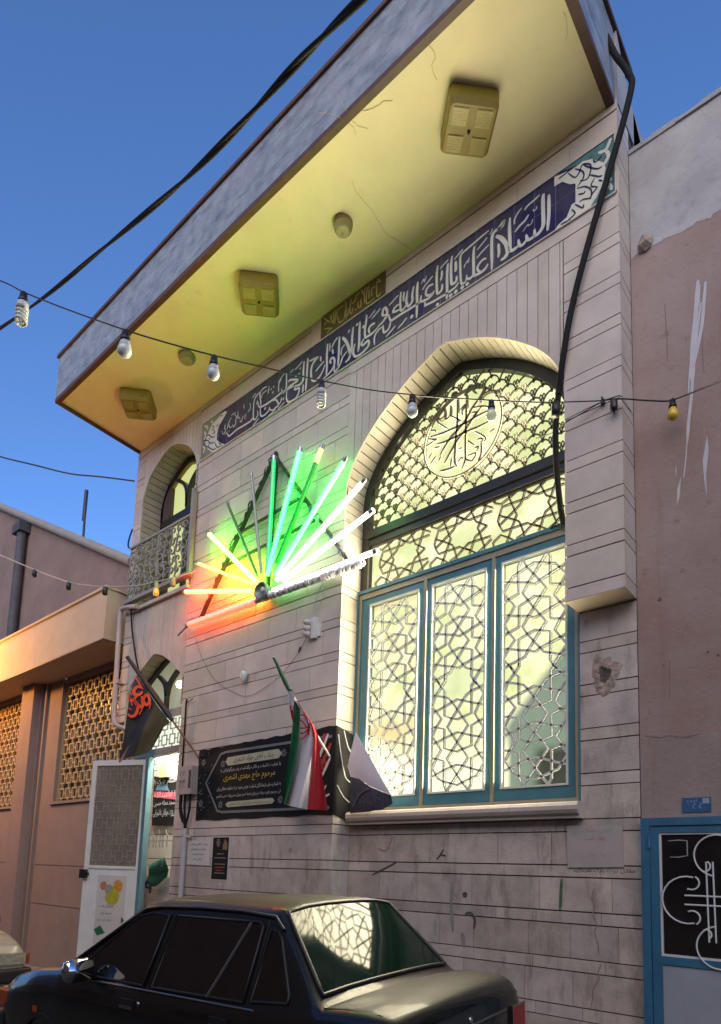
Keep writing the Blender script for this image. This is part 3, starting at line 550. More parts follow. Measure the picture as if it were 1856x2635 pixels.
# ---- the big window (bronze arch, fish-scale grille, girih transom, three blue casements)
win = MB()
WY = .30
FRM = [(x*.985+CX*.015, z-.035) for x, z in ARCH]
outer = [p for p in ARCH if p[1] >= 5.0]
def offset_in(curve, d):
    out = []
    for i, (x, z) in enumerate(curve):
        a_ = curve[max(i-1, 0)]; b_ = curve[min(i+1, len(curve)-1)]; tx, tz = b_[0]-a_[0], b_[1]-a_[1]; l = math.hypot(tx, tz) or 1
        out.append((x+tz/l*d, z-tx/l*d))
    return out
def ring(mb, curve, d0, d1, y0, y1, mi=0):
    A = offset_in(curve, d0); B = offset_in(curve, d1); n = len(A)
    vs = [(x, y0, z) for x, z in A]+[(x, y0, z) for x, z in B]+[(x, y1, z) for x, z in A]+[(x, y1, z) for x, z in B]; fs = []
    for i in range(n-1):
        fs += [(i, i+1, n+i+1, n+i), (2*n+i, 3*n+i, 3*n+i+1, 2*n+i+1), (i, 2*n+i, 2*n+i+1, i+1), (n+i, n+i+1, 3*n+i+1, 3*n+i)]
    fs += [(0, n, 3*n, 2*n), (n-1, 3*n-1, 4*n-1, 2*n-1)]
    mb.add(vs, fs, mi)
ring(win, [(-4.214, 4.48)]+[p for p in ARCH if p[1] > 5.0]+[(-1.89, 4.48)], .004, .095, .285, .36)
win.box(-4.15, -1.95, .27, .36, 5.055, 5.135); win.box(-4.15, -1.95, .295, .36, 5.135, 5.16)
win.box(-4.15, -1.95, .290, .36, 4.985, 5.040)
win = win.build('arched_window', DKFRAME, hall)
gl = MB(); gin = offset_in(ARCH, .06); gl.add([(x, .355, z) for x, z in gin], [tuple(range(len(gin)))[::-1]]); gl.add([(-4.15, .355, 4.46), (-1.95, .355, 4.46), (-1.95, .355, 5.2), (-4.15, .355, 5.2)], [(0, 1, 2, 3)])
gl.build('pane', pane_mat('lit_pane_upper', 'top'), win, fix=False)
# fish-scale grille
fs_ = MB()
inner = offset_in(ARCH, .095)
def inside(x, z):
    if not (-4.12 < x < -1.985) or z < 5.15: return False
    t = interp_poly(inner, x); return t is not None and z < t
MC = (-3.03, 5.775); MR = .425
row = 0; zc = 5.16
while zc < 6.5:
    xc = CX-1.26+(row % 2)*.0835
    while xc < CX+1.2:
        pts = [(xc+.081*math.cos(t_*math.pi/10), zc+.105*math.sin(t_*math.pi/10)) for t_ in range(11)]
        ok = [p for p in pts if inside(*p) and (p[0]-MC[0])**2+(p[1]-MC[1])**2 > MR**2]
        run = []
        for p in pts+[None]:
            if p is not None and inside(*p) and (p[0]-MC[0])**2+(p[1]-MC[1])**2 > MR**2: run.append(p)
            else:
                if len(run) > 1: fs_.stroke(run, .0115, .318, .330, taper=False, smooth=False)
                run = []
        cz = zc-.004
        if inside(xc, cz+.03) and inside(xc, cz-.03) and (xc-MC[0])**2+(cz-MC[1])**2 > (MR+.02)**2 and row > 0:
            for dx in (-.014, .014):
                fs_.stroke([(xc+dx-.008, cz-.035), (xc+dx-.008, cz+(.012 if dx else .026)), (xc+dx+.008, cz+(.012 if dx else .026)), (xc+dx+.008, cz-.035)], .0055, .312, .326, taper=False)
        xc += .167
    zc += .0865; row += 1
fs_.build('scale_grille', OLIVE, win)
md = MB()
md.stroke([(MC[0]+MR*math.cos(t_*math.pi/24), MC[1]+MR*math.sin(t_*math.pi/24)) for t_ in range(49)], .013, .300, .330, taper=False, smooth=False)
def mst(pts, w_=.02): md.stroke([(MC[0]+x, MC[1]+z) for x, z in pts], w_, .296, .322)
MED = (BPM := [l for l in MEDAL.split(';')])
for l in MED:
    w_, r_ = l.split(':'); mst([(float(p.split(',')[0])/1000, float(p.split(',')[1])/1000) for p in r_.split()], float(w_)*.001)
md.build('calligraphy_medallion', OLIVE, win)
# girih grille of the transom
SASH = [[(float(a)/1000, float(b)/1000) for a, b in (p.split(',') for p in l.split())] for l in LAT.split(';')]
tg = MB()
for cxs in (-3.706, -3.029, -2.353):
    for l in SASH:
        run = []
        for p in l:
            dz = p[1]-.935
            if abs(dz) < .345:
                q = (cxs+dz, 4.755+(p[0]-.287)*.84)
                run.append(q)
            else:
                if len(run) > 1: tg.stroke(run, .0165, .315, .332, taper=False, smooth=False)
                run = []
        if len(run) > 1: tg.stroke(run, .0165, .315, .332, taper=False, smooth=False)
tg.box(-4.13, -2.0, .312, .332, 4.492, 4.506); tg.box(-4.13, -2.0, .312, .332, 4.966, 4.982); tg.build('transom_grille', OLIVE, win)
# blue casement unit
cs = MB()
cs.box(-4.205, -1.890, .262, .35, 4.395, 4.452); cs.box(-4.205, -4.165, .262, .35, 2.205, 4.395); cs.box(-1.930, -1.890, .262, .35, 2.205, 4.395); cs.box(-4.165, -1.93, .262, .35, 2.203, 2.238)
cs.box(-3.392, -3.358, .262, .35, 2.238, 4.395); cs.box(-2.668, -2.636, .262, .35, 2.238, 4.395)
cu_ = cs.build('casement_window', BEIGE, hall)
bl = MB(); bl.box(-4.211, -4.196, .245, .262, 2.2, 4.47); bl.box(-4.196, -1.885, .245, .262, 4.452, 4.486); bl.box(-1.903, -1.888, .2505, .2615, 2.2, 3.69)
bl.build('outer_trim', TEAL, cu_)
for i, (s0, s1) in enumerate(((-4.163, -3.394), (-3.356, -2.670), (-2.634, -1.932))):
    gx0 = (-4.055, -3.30, -2.572)[i]; gx1 = (-3.452, -2.727, -1.995)[i]
    b = MB(); b.box(s0, gx0, .275, .34, 2.24, 4.393); b.box(gx1, s1, .275, .34, 2.24, 4.393); b.box(gx0, gx1, .275, .34, 2.24, 2.345); b.box(gx0, gx1, .275, .34, 4.315, 4.393)
    b = b.build('sash', TEAL, cu_)
    p = MB(); p.add([(gx0, .333, 2.34), (gx1, .333, 2.34), (gx1, .333, 4.32), (gx0, .333, 4.32)], [(0, 1, 2, 3)]); p.build('pane', pane_mat('lit_pane_sash', 'sash%d' % (i+1)), b, fix=False)
    q = MB(); q.box(gx0-.004, gx0+.012, .262, .30, 2.340, 4.325); q.box(gx1-.012, gx1+.004, .262, .30, 2.340, 4.325); q.box(gx0, gx1, .263, .30, 2.340, 2.356); q.box(gx0, gx1, .263, .30, 4.309, 4.325)
    sx_ = (gx1-gx0)/.573
    for l in SASH: q.stroke([(gx0+a_*sx_, 2.352+b_) for a_, b_ in l], .0185, .272, .296, taper=False, smooth=False)
    q.build('girih_grille', GRILLE, b)
# the hall's own light, just behind the grilles, shining out through them
def hall_lamp(x0, x1, z0, z1, e, y=.312):
    l_ = bpy.data.lights.new('hall_light', 'AREA'); l_.shape = 'RECTANGLE'; l_.size = x1-x0; l_.size_y = z1-z0; l_.energy = e; l_.color = (1, .88, .60)
    o_ = bpy.data.objects.new('hall_light', l_); COL.objects.link(o_); o_.location = ((x0+x1)/2, y, (z0+z1)/2); o_.rotation_euler = (R(-90), 0, 0)
hall_lamp(-3.75, -2.35, 5.22, 6.0, HALLW*.68, .3195); hall_lamp(-4.08, -2.02, 4.52, 4.94, HALLW*.8, .3165); hall_lamp(-4.04, -2.05, 2.40, 4.28, HALLW*2.6, .2735)
# sill
sl = MB(); n = 10
prof = [(.26, 2.20), (.16, 2.198), (.135, 2.19), (.118, 2.165), (.118, 2.135), (.135, 2.108), (.165, 2.095), (.165, 2.074), (.26, 2.074)]
xs_ = [-4.16, -3.86, -2.42, -1.862]
for p, q in zip(xs_[:-1], xs_[1:]): sl.prism([(y_, z_) for y_, z_ in prof], p+.0015, q-.0015, tone=rt(.95, 1.05), axis='x')
sl.build('window_sill', STONE, hall, tone=True)
# ---- balcony window with its pointed frame
bw = MB()
A2 = [(x, z) for x, z in ARCH2]
ring(bw, A2, .004, .055, .30, .37)
bw.box(-8.2, -6.93, .29, .37, 6.555, 6.66); bw.box(-7.60, -7.55, .30, .37, 5.2, 6.9)
for sgn in (-1, 1):
    ap = catmull([(C2+sgn*.0, 6.70), (C2+sgn*.03, 6.95), (C2+sgn*.12, 7.10), (C2+sgn*.30, 7.22)], 5)
    bw.stroke(ap, .05, .295, .37, taper=False)
bw = bw.build('balcony_window', DKFRAME, hall)
yy = MB(); ring(yy, A2, .055, .085, .325, .365); yy.build('inner_trim', mat('ochre_trim', (.30, .20, .03), .4), bw)
p = MB(); gi = offset_in(A2, .05); p.add([(x, .368, z) for x, z in gi], [tuple(range(len(gi)))[::-1]]); p.build('pane', mat('lit_pane_balcony', (.3, .3, .2), .3, var=.1, scale=3, emis=(.40, .43, .16), estr=.5), bw, fix=False)
# balcony railing
rl = MB(); rx0, rx1, rz0, rz1, ry = -8.36, -6.87, 5.36, 6.165, -.055
rl.box(rx0, rx1, ry-.02, ry+.02, rz1-.03, rz1); rl.box(rx0-.03, rx1+.03, ry-.03, ry+.05, rz0-.05, rz0); rl.box(-7.63, -7.60, ry-.012, ry+.012, rz0, rz1)
rl.box(rx1-.0, rx1+.055, ry-.025, ry+.03, rz0-.04, 6.50)
RAILM = mat('railing_paint', (.27, .26, .22), .5, var=.15); rl = rl.build('balcony_railing', RAILM, hall)
sc_ = MB()
def scroll(mb, cx, cz, r, a0, turns, s_, w_=.014, y0=ry-.012, y1=ry+.008, n=18):
    pts = []
    for i in range(n+1):
        t = i/n; a_ = a0+s_*t*turns*2*math.pi; rr = r*(1-t*.75); pts.append((cx+rr*math.cos(a_), cz+rr*math.sin(a_)))
    mb.stroke(pts, w_, y0, y1, smooth=False)
rnd = random.Random(4)
for pn in range(2):
    px0 = rx0+.02+pn*.745; px1 = px0+.70
    for k in range(5):
        for j in range(5):
            cx_ = px0+(k+.5)*(px1-px0)/5; cz_ = rz0+.06+(j+.5)*(rz1-rz0-.1)/5
            scroll(sc_, cx_-.02, cz_, .068, rnd.uniform(0, 6), .9, 1 if (k+j) % 2 else -1, .015)
            if (k+j) % 2: scroll(sc_, cx_+.04, cz_+.03, .05, rnd.uniform(0, 6), .8, -1, .014)
    for k in range(6):
        x_ = px0+k*(px1-px0)/5; sc_.stroke([(x_, rz0), (x_+.03, rz0+.2), (x_-.03, rz0+.4), (x_+.03, rz0+.6), (x_, rz1)], .014, ry-.010, ry+.006)
sc_.build('scrollwork', RAILM, rl)
# ---- door: frame, transom, open leaf
DY = .20
df = MB(); df.box(-8.2, XS-.002, DY-.03, DY+.05, 3.09, 3.185); df.box(-8.2, XS-.002, DY-.01, DY+.05, 3.60, 3.70)
df.box(-7.905, -7.83, DY-.03, DY+.05, .12, 3.09)
df = df.build('door_frame', mat('grey_teal_paint', (.10, .20, .23), .45), hall)
tp = MB(); tp.add([(-8.2, DY+.03, 3.18), (XS, DY+.03, 3.18), (XS, DY+.03, 3.61), (-8.2, DY+.03, 3.61)], [(0, 1, 2, 3)]); tp.build('transom_pane', mat('lit_pane_door', (.4, .4, .38), .3, var=.04, emis=(.60, .66, .50), estr=.5), df, fix=False)
tg = MB()
def block_grille(mb, x0, x1, z0, z1, y0, y1, pw, ph, w_):
    nx = max(1, round((x1-x0)/pw)); nz = max(1, round((z1-z0)/ph)); pw = (x1-x0)/nx; ph = (z1-z0)/nz
    for i in range(nx):
        for j in range(nz):
            cx_, cz_ = x0+(i+.5)*pw, z0+(j+.5)*ph; rx_, rz_ = pw*.31, ph*.31
            mb.box(cx_-rx_-w_/2, cx_-rx_+w_/2, y0, y1, cz_-rz_, cz_+rz_); mb.box(cx_+rx_-w_/2, cx_+rx_+w_/2, y0, y1, cz_-rz_, cz_+rz_)
            mb.box(cx_-rx_-w_/2, cx_+rx_+w_/2, y0+.001, y1-.001, cz_-rz_-w_/2, cz_-rz_+w_/2); mb.box(cx_-rx_-w_/2, cx_+rx_+w_/2, y0+.001, y1-.001, cz_+rz_-w_/2, cz_+rz_+w_/2)
            for sx_ in (-1, 1): mb.box(cx_+sx_*rx_, cx_+sx_*pw/2, y0+.002, y1-.002, cz_-w_/2, cz_+w_/2)
            for sz_ in (-1, 1): mb.box(cx_-w_/2, cx_+w_/2, y0+.002, y1-.002, cz_+sz_*rz_, cz_+sz_*ph/2)
block_grille(tg, -8.19, XS-.01, 3.19, 3.60, DY-.004, DY+.01, .185, .205, .016)
tg.build('transom_grille', GRILLE, df)
ag = MB(); AA = [(x, z) for x, z in ARCH3 if z > 3.6]
ring(ag, ARCH3[1:-1], .004, .05, DY-.01, DY+.05); ag.box(-7.60, -7.55, DY-.01, DY+.05, 3.70, 4.1)
for sgn in (-1, 1): ag.stroke(catmull([(C2+sgn*.0, 3.9), (C2+sgn*.06, 4.08), (C2+sgn*.22, 4.22)], 5), .045, DY-.012, DY+.05, taper=False)
ag.build('fanlight_bars', DKFRAME, df)
pf = MB(); gi = offset_in(ARCH3, .03); pf.add([(x, DY+.045, z) for x, z in gi], [tuple(range(len(gi)))[::-1]]); pf.build('fanlight_pane', mat('fanlight_glass', (.22, .22, .17), .15, var=.3, scale=4, emis=(.16, .16, .10), estr=.5), df, fix=False)
# leaf, hinged on the jamb and swung outwards
H0 = Vector((-7.875, .19, 0)); H1 = Vector((-8.70, -.175, 0)); LD = (H1-H0).normalized(); LN = Vector((LD.y, -LD.x, 0)); LN = LN if LN.y < 0 else -LN
LW = (H1-H0).length
def leafM(): 
    M_ = Matrix.Identity(4)
    for i in range(3): M_[i][0] = LD[i]; M_[i][1] = -LN[i]; M_[i][2] = (0, 0, 1)[i]; M_[i][3] = H0[i]
    return M_
LM = leafM()
def tf(mb): mb.v = [tuple(LM @ Vector(p)) for p in mb.v]; return mb
lf = MB(); z0_, z1_ = .22, 3.06; st_ = .075
lf.box(0, st_, 0, .04, z0_, z1_); lf.box(LW-st_, LW, 0, .04, z0_, z1_); lf.box(st_, LW-st_, 0, .04, z1_-.075, z1_); lf.box(st_, LW-st_, .005, .035, z0_, 1.56); lf.box(st_, LW-st_, -.01, .04, 1.56, 1.60)
leaf = tf(lf).build('door_leaf', WHITEP, hall)
lg = MB(); lg.box(st_, LW-st_, .015, .022, 1.60, z1_-.075); tf(lg).build('frosted_glass', mat('frosted_glass', (.185, .16, .13), .25, var=.2, scale=3), leaf)
lb = MB(); block_grille(lb, st_+.01, LW-st_-.01, 1.62, z1_-.085, .0075, .0145, .17, .21, .012); tf(lb).build('leaf_grille', mat('grille_behind_glass', (.245, .23, .195), .5), leaf)
te = MB(); te.box(-.045, -.001, -.008, .05, z0_, z1_+.02); tf(te).build('teal_edge', mat('teal_bright', (.06, .36, .44), .4), leaf)
wl = MB(); wl.box(.0, .022, -.012, -.0005, z0_, z1_); tf(wl).build('edge_strip', CREAM, leaf)
lk = MB(); lk.box(LW-.07, LW+.03, -.05, 0, 1.42, 1.54); lk.box(LW-.09, LW-.07, -.03, 0, 1.46, 1.50); tf(lk).build('lock', BLACKP, leaf)
# poster on the lower panel: pale sheet, fruit-coloured smudges, lines of writing
ps = MB(); ps.box(.20, .66, .0035, .0048, .55, 1.47); pst = tf(ps).build('leaf_poster', mat('poster_sheet', (.50, .48, .45), .6, var=.06), leaf)
for (cx_, cz_, r_, c_) in ((.33, 1.33, .075, (.50, .24, .04)), (.56, 1.33, .055, (.40, .16, .10)), (.47, 1.28, .065, (.22, .28, .26)), (.41, 1.20, .115, (.38, .36, .03))):
    f_ = MB(); f_.lathe([(.001, -.0015), (r_*.7, -.001), (r_, 0)], (0, 0, 0), (0, 1, 0), 14); f_.v = [(x+cx_, y+.0015+random.uniform(0, .0006), z*1.1+cz_) for x, y, z in f_.v]; tf(f_).build('fruit_print', mat('print_colour', c_, .6, var=.3, scale=30), leaf)
def leafmap(x, y, z): return tuple(LM @ Vector((LW-x, y, z)))
for tx_, a_, b_, z_, h_ in (('قدمگیر است', .28, .52, 1.03, .06), ('مسجد جای', .33, .50, .94, .05), ('نماز و ادب است', .26, .50, .85, .05)):
    lettering(tx_, a_, b_, z_, h_, .002, INKB, 'writing', leaf, fn=leafmap)
for q_ in ([(.48, .70), (.60, .66), (.66, .74), (.56, .80)], [(.24, .84), (.19, .88), (.24, .93)]): gv = MB(); gv.prism(q_, .001, .003); tf(gv).build('leaf_print', LEAFGR, leaf)
# ---- vestibule behind the open door
vs_ = MB(); courses(vs_, -8.46, -6.9, 0, 3.6, .64, vjoint=False); vs_.box(-8.46, -6.9, .27, .66, 3.60, 3.64, 0, 1.0); vs_.box(-6.905, -6.885, .03, .66, 0, 3.6, 0, 1.0); vs_.build('vestibule_wall', mat('cream_stone', (.62, .58, .48), .6, tone=True, var=.06), hall, tone=True)
vb = MB(); vb.box(-8.46, -6.9, .6605, .67, 0, 3.6); vb.build('vestibule_backing', MORTAR, hall)
# ================================================================ RIGHT NEIGHBOUR
rn = thing('neighbour_house', (0, .4, 0), 'pink stucco house wall with a grey plaster patch along its top, right of the hall', 'building')
def stucco_wall():
    m = bpy.data.materials.new('patched_stucco'); m.use_nodes = True; n = m.node_tree.nodes; L = m.node_tree.links; b = n['Principled BSDF']; b.inputs['Roughness'].default_value = .9
    g = n.new('ShaderNodeNewGeometry'); sp = n.new('ShaderNodeSeparateXYZ'); L.new(g.outputs['Position'], sp.inputs[0])
    def noise(s, d=6, sx=1, sz=1):
        mp = n.new('ShaderNodeMapping'); mp.inputs['Scale'].default_value = (sx, sx, sz); L.new(g.outputs['Position'], mp.inputs[0])
        q = n.new('ShaderNodeTexNoise'); q.inputs['Scale'].default_value = s; q.inputs['Detail'].default_value = d; q.inputs['Roughness'].default_value = .65; L.new(mp.outputs[0], q.inputs[0]); return q.outputs['Fac']
    def rng(v, a, b_, c, d):
        q = n.new('ShaderNodeMapRange'); L.new(v, q.inputs[0]); q.inputs[1].default_value = a; q.inputs[2].default_value = b_; q.inputs[3].default_value = c; q.inputs[4].default_value = d; return q.outputs[0]
    def mix(f, a, c):
        q = n.new('ShaderNodeMix'); q.data_type = 'RGBA'; L.new(f, q.inputs[0])
        for i, v in ((6, a), (7, c)):
            if isinstance(v, tuple): q.inputs[i].default_value = (*v, 1)
            else: L.new(v, q.inputs[i])
        return q.outputs[2]
    def madd(a, k, c):
        q = n.new('ShaderNodeMath'); q.operation = 'MULTIPLY_ADD'; L.new(a, q.inputs[0]); q.inputs[1].default_value = k
        if isinstance(c, float): q.inputs[2].default_value = c
        else: L.new(c, q.inputs[2])
        return q.outputs[0]
    pk = mix(rng(noise(1.6), .35, .65, 0, 1), (.285, .195, .165), (.335, .255, .228))
    pk = mix(rng(noise(1.0, 8, 9, .6), .56, .74, 0, .55), pk, (.23, .145, .115))
    pk = mix(rng(noise(1.0, 6, 16, .8), .60, .75, 0, .5), pk, (.42, .33, .31))
    pk = mix(rng(noise(9, 4), .62, .72, 0, .5), pk, (.19, .12, .10))
    gp = mix(rng(noise(3.0), .35, .65, 0, 1), (.33, .31, .31), (.42, .40, .40)); gp = mix(rng(noise(11), .55, .7, 0, .5), gp, (.24, .22, .22))
    lo = mix(rng(noise(2.4), .35, .65, 0, 1), (.26, .205, .185), (.32, .26, .235)); lo = mix(rng(noise(1, 6, 7, .9), .56, .72, 0, .5), lo, (.24, .14, .115))
    zj = madd(noise(2.2, 8), .55, sp.outputs['Z'])      # ragged edges
    zk = madd(noise(5.0, 8), .10, sp.outputs['Z'])
    c = mix(rng(zj, 6.78, 6.80, 0, 1), pk, gp)
    c = mix(rng(zk, 2.69, 2.70, 1, 0), c, lo)
    c = mix(rng(zk, 2.690, 2.705, 0, 1), c, c)
    L.new(c, b.inputs['Base Color'])
    h = madd(rng(zj, 6.77, 6.79, 0, 1), 1.2, noise(30, 5))
    bu = n.new('ShaderNodeBump'); bu.inputs['Strength'].default_value = .4; bu.inputs['Distance'].default_value = .012; L.new(h, bu.inputs['Height']); L.new(bu.outputs[0], b.inputs['Normal'])
    return m
PS = stucco_wall(); CRK = mat('crack_dull', (.21, .15, .125), .9)
a = MB()
# wall with the gateway left open
a.box(XR+.004, 4, .25, .5, 2.062, 7.46); a.box(.35, 4, .25, .5, 0, 2.062)
a.build('wall', PS, rn)
a = MB()
for i in range(30): a.box(XR+.004+i*.18, XR+.004+(i+1)*.18, .23+random.uniform(0, .01), .52, 7.46, 7.50+random.uniform(-.012, .012))
a.box(XR+.01, 4, .5, 8, 7.0, 7.3)
a.build('parapet_cap', GREYPL, rn)
a = MB()
def bx_px(pts, Y): return [tuple(atY(u, v, Y)[[0, 2]]) for u, v in pts]
def zreg(s_, ox, oy, pts): return [(ox+p/s_, oy+q/s_) for p, q in pts]
st = MB()
for w_, P_ in ((.030, [(778,920),(770,1050),(755,1200),(748,1330)]), (.022, [(812,925),(805,1020),(795,1130),(775,1230),(762,1300)]), (.016, [(792,1020),(778,1120),(768,1220)]), (.034, [(766,1120),(755,1260),(752,1380)]), (.020, [(755,1350),(748,1450),(736,1560),(729,1660)]), (.008, [(728,1640),(722,1740),(712,1820)]), (.010, [(742,1300),(738,1380),(734,1440)]), (.008,[(786,940),(782,1040)])): st.stroke(bx_px(zreg(1.766, 1356, 200, P_), .2475), w_, .2478-.0004*len(st.f)/80, .2515)

st.prism(bx_px(zreg(1.766, 1356, 200, [(820,1625),(826,1690),(815,1800),(818,1900),(806,1830),(800,1740)]), .2475), .2475, .2515)
st.prism(bx_px(zreg(1.766, 1356, 200, [(700,1815),(695,1900),(682,1945),(684,1870)]), .2475), .2475, .2515)
st.prism(bx_px(zreg(1.766, 1356, 200, [(675,1790),(678,1760),(680,1815)]), .2475), .2475, .2515)
st.build('lime_streak', WHITEST, rn)
st = MB()
for (u, v, r_) in ((1698, 1543, .014), (1822, 1678, .010), (1848, 1686, .010), (1708, 1712, .006), (1724, 1703, .005)):
    p = atY(u, v, .248); st = MB(); st.lathe([(r_, 0), (r_*.4, -.001)], (p[0], .2495, p[2]), (0, 1, 0), 7); st.build('pit', STAINPIT, rn)
st = MB(); st.stroke(bx_px([(1724, 1700), (1724, 1800)], .248), .004, .2480, .2510); st.build('crack', CRK, rn); st = MB()
st.stroke(bx_px([(1662, 1893), (1700, 1898), (1720, 1893), (1760, 1897), (1800, 1889)], .248), .007, .2482, .2510); st.build('crack', CRK, rn); st = MB()
st.stroke(bx_px([(1711, 780), (1716, 860), (1719, 930)], .248), .005, .2482, .2510); st.build('crack', CRK, rn); st = MB(); st.stroke(bx_px([(1810, 740), (1808, 880), (1811, 955)], .248), .005, .2482, .2510)
st.build('crack', CRK, rn)
st = MB(); rs = random.Random(3)
p0 = atY(1655, 617, .2)
bmv = [(0,0,.10),(.065,0,.03),(.055,-.02,-.045),(.01,-.01,-.075),(-.05,0,-.05),(-.055,0,.02),(0,-.075,.02),(.03,-.06,-.03),(-.025,-.055,-.035)]
st.add([(p0[0]+x, .245+y, p0[2]+z) for x, y, z in bmv], [(0,6,1),(0,5,6),(1,6,7),(1,7,2),(5,8,6),(6,8,7),(5,4,8),(4,3,8),(8,3,7),(7,3,2)])
st.build('broken_stub', RUBBLE, rn)
# street plate
pl = MB(); pl.box(-1.180, -1.002, .244, .2495, 2.093, 2.193); pl = tag(pl.build('house_number_plate', mat('plate_blue', (.03, .10, .24), .5, var=.25, scale=30)), 'small faded blue house number plate above the blue gate', 'number plate')
lettering('۵۵', -1.115, -1.045, 2.115, .04, .2425, mat('plate_pale', (.25, .33, .45), .6), 'digits', pl, ltr=True)
lettering('کوچه', -1.150, -1.08, 2.158, .025, .2425, MAT['plate_pale'], 'writing', pl)
q = MB(); q.box(-1.052, -1.012, .242, .244, 2.150, 2.186); q.build('emblem_patch', MAT['plate_pale'], pl)
# gate
gt = thing('blue_gate', (-1.0, .25, 0), 'bright blue metal gate with white scroll bars over dark glass', 'gate')
a = MB(); a.box(-1.440, -1.385, .195, .30, 0, 2.058); a.box(-1.385, .35, .195, .30, 2.005, 2.058); a.build('gate_frame', BLUEP, gt)
a = MB(); a.box(-1.380, -1.325, .205, .25, 0, 1.998); a.box(-1.325, .3, .205, .25, 1.955, 1.998); a.box(-1.325, .3, .205, .25, 1.07, 1.125); a.box(-1.325, -1.318, .205, .25, .1, 1.07); a.build('gate_leaf', BLUEP, gt)
a = MB(); a.box(-1.3265, .3, .225, .232, 1.125, 1.955); a.build('pane', DKGLASS, gt)
a = MB(); a.box(-1.325, .3, .213, .2245, 1.125, 1.140); a.box(-1.325, -1.311, .213, .2245, 1.14, 1.955); a.box(-1.311, .3, .213, .2245, 1.942, 1.955); a.build('glazing_bead', WHITEP, gt)
a = MB(); a.box(-1.318, .3, .214, .24, .05, 1.066); a.build('lower_panel', GREYPAN, gt)
a = MB(); a.box(-1.392, -1.374, .182, .205, 1.86, 1.93); a.tube([(-1.383, .185, 1.85), (-1.383, .185, 1.94)], .009, 8); a.build('hinge', BLUEP, gt)
sw = MB()
def arcp(cx, cz, r, a0, a1, n=14): return [(cx+r*math.cos(R(a0+(a1-a0)*i/n)), cz+r*math.sin(R(a0+(a1-a0)*i/n))) for i in range(n+1)]
def wire(pts, r=.006): sw.tube([(x, .204, z) for x, z in pts], r, 6)
X0, Z0 = -.985, 1.505
# left lobe
wire(arcp(-1.155, 1.505, .155, 75, 285)); wire(arcp(-1.125, 1.62, .046, 60, -120, 8)+[(-1.15, 1.572)]); wire(arcp(-1.125, 1.39, .046, -60, 120, 8)+[(-1.15, 1.437)])
wire([(-1.17, 1.535), (-.2, 1.535)]); wire([(-1.17, 1.475), (-.2, 1.475)])
wire(arcp(-.97, 1.80, .135, 165, 15)); wire(arcp(-.97, 1.80, .135, 165, 260)); wire(arcp(-1.045, 1.73, .035, -120, 60, 8))
wire([(-1.035, 1.76), (-1.030, 1.24)]); wire([(-.995, 1.76), (-.990, 1.24)]); wire([(-.93, 1.76), (-.925, 1.24)])
wire(arcp(-.97, 1.21, .135, 195, 345)); wire(arcp(-.97, 1.21, .135, 195, 100)); wire(arcp(-1.045, 1.29, .03, 120, -60, 8))
wire(arcp(-.60, 1.505, .155, -75, 75)); 
sw.build('scroll_bar', WHITEP, gt)
sm = MB(); sm.stroke([(-1.27, 1.90), (-1.20, 1.905), (-1.15, 1.90), (-1.15, 1.80), (-1.20, 1.79), (-1.26, 1.79)], .008, .2235, .2248, smooth=False); sm.build('glue_mark', mat('glue', (.30, .29, .29), .7, alpha=1), gt)
# ================================================================ LEFT NEIGHBOUR
ln = thing('neighbour_hall', (-12, .5, 0), 'low salmon-coloured building with block grilles and an orange-lit canopy, left of the hall', 'building')
WL = .38
a = MB()
a.box(-8.47, -11.0, WL, WL+.3, -.4, 2.60); a.box(-11.0, -8.47, WL, WL+.3, 4.74, 4.82); a.box(-11.47, -11.13, WL, WL+.3, -.5, 4.82)
a.box(-40, -12.36, WL, WL+.3, -1.2, 2.60); a.box(-40, -12.36, WL, WL+.3, 4.76, 4.82); a.box(-14.9, -14.3, WL, WL+.3, 2.6, 4.8)
a.box(-11.13, -11.0, WL, WL+.3, -.5, 2.60); a.box(-12.36, -11.47, WL, WL+.3, -.5, 4.82)
a.build('wall', PEACH, ln)
a = MB(); a.box(-12.32, -11.82, .18, WL, -.5, 4.80); a.box(-11.82, -11.76, .30, WL, 0, 4.80); a.box(-11.70, -11.64, .33, WL, 0, 4.80); a.build('pilaster', PEACH, ln)
a = MB()
for z_ in (1.60, .95): a.box(-30, -12.32, WL-.008, WL, z_, z_+.02); a.box(-11.6, -8.47, WL-.008, WL, z_-.02, z_)
a.build('band_groove', STAINR, ln)
a = MB(); a.box(-22, -8.602, -.23, WL, 4.81, 4.83); a.box(-12.47, -8.602, -.23, -.16, 4.83, 5.56); a.box(-8.66, -8.601, -.16, WL+.2, 4.83, 5.56); a.box(-40, -12.5, .1, .3, 4.83, 5.35)
a.build('canopy', BALC, ln)
a = MB(); a.box(-12.50, -8.585, -.26, -.12, 5.56, 5.60); a.box(-8.68, -8.575, -.12, WL+.2, 5.56, 5.60); a.build('canopy_cap', BALC, ln)
a = MB(); a.box(-12.47, -8.60, -.236, -.222, 4.795, 4.812); a.box(-8.61, -8.596, -.236, WL, 4.795, 4.812); a.box(-40, -12.5, .08, .1, 5.28, 5.36); a.build('drip_edge', BROWN, ln)
a = MB(); a.box(-22, -8.6, WL+.31, 8, 4.5, 4.9); a.box(-22, -8.6, WL+.6, WL+.7, 2.5, 4.8); a.build('dark_interior', MORTAR, ln)
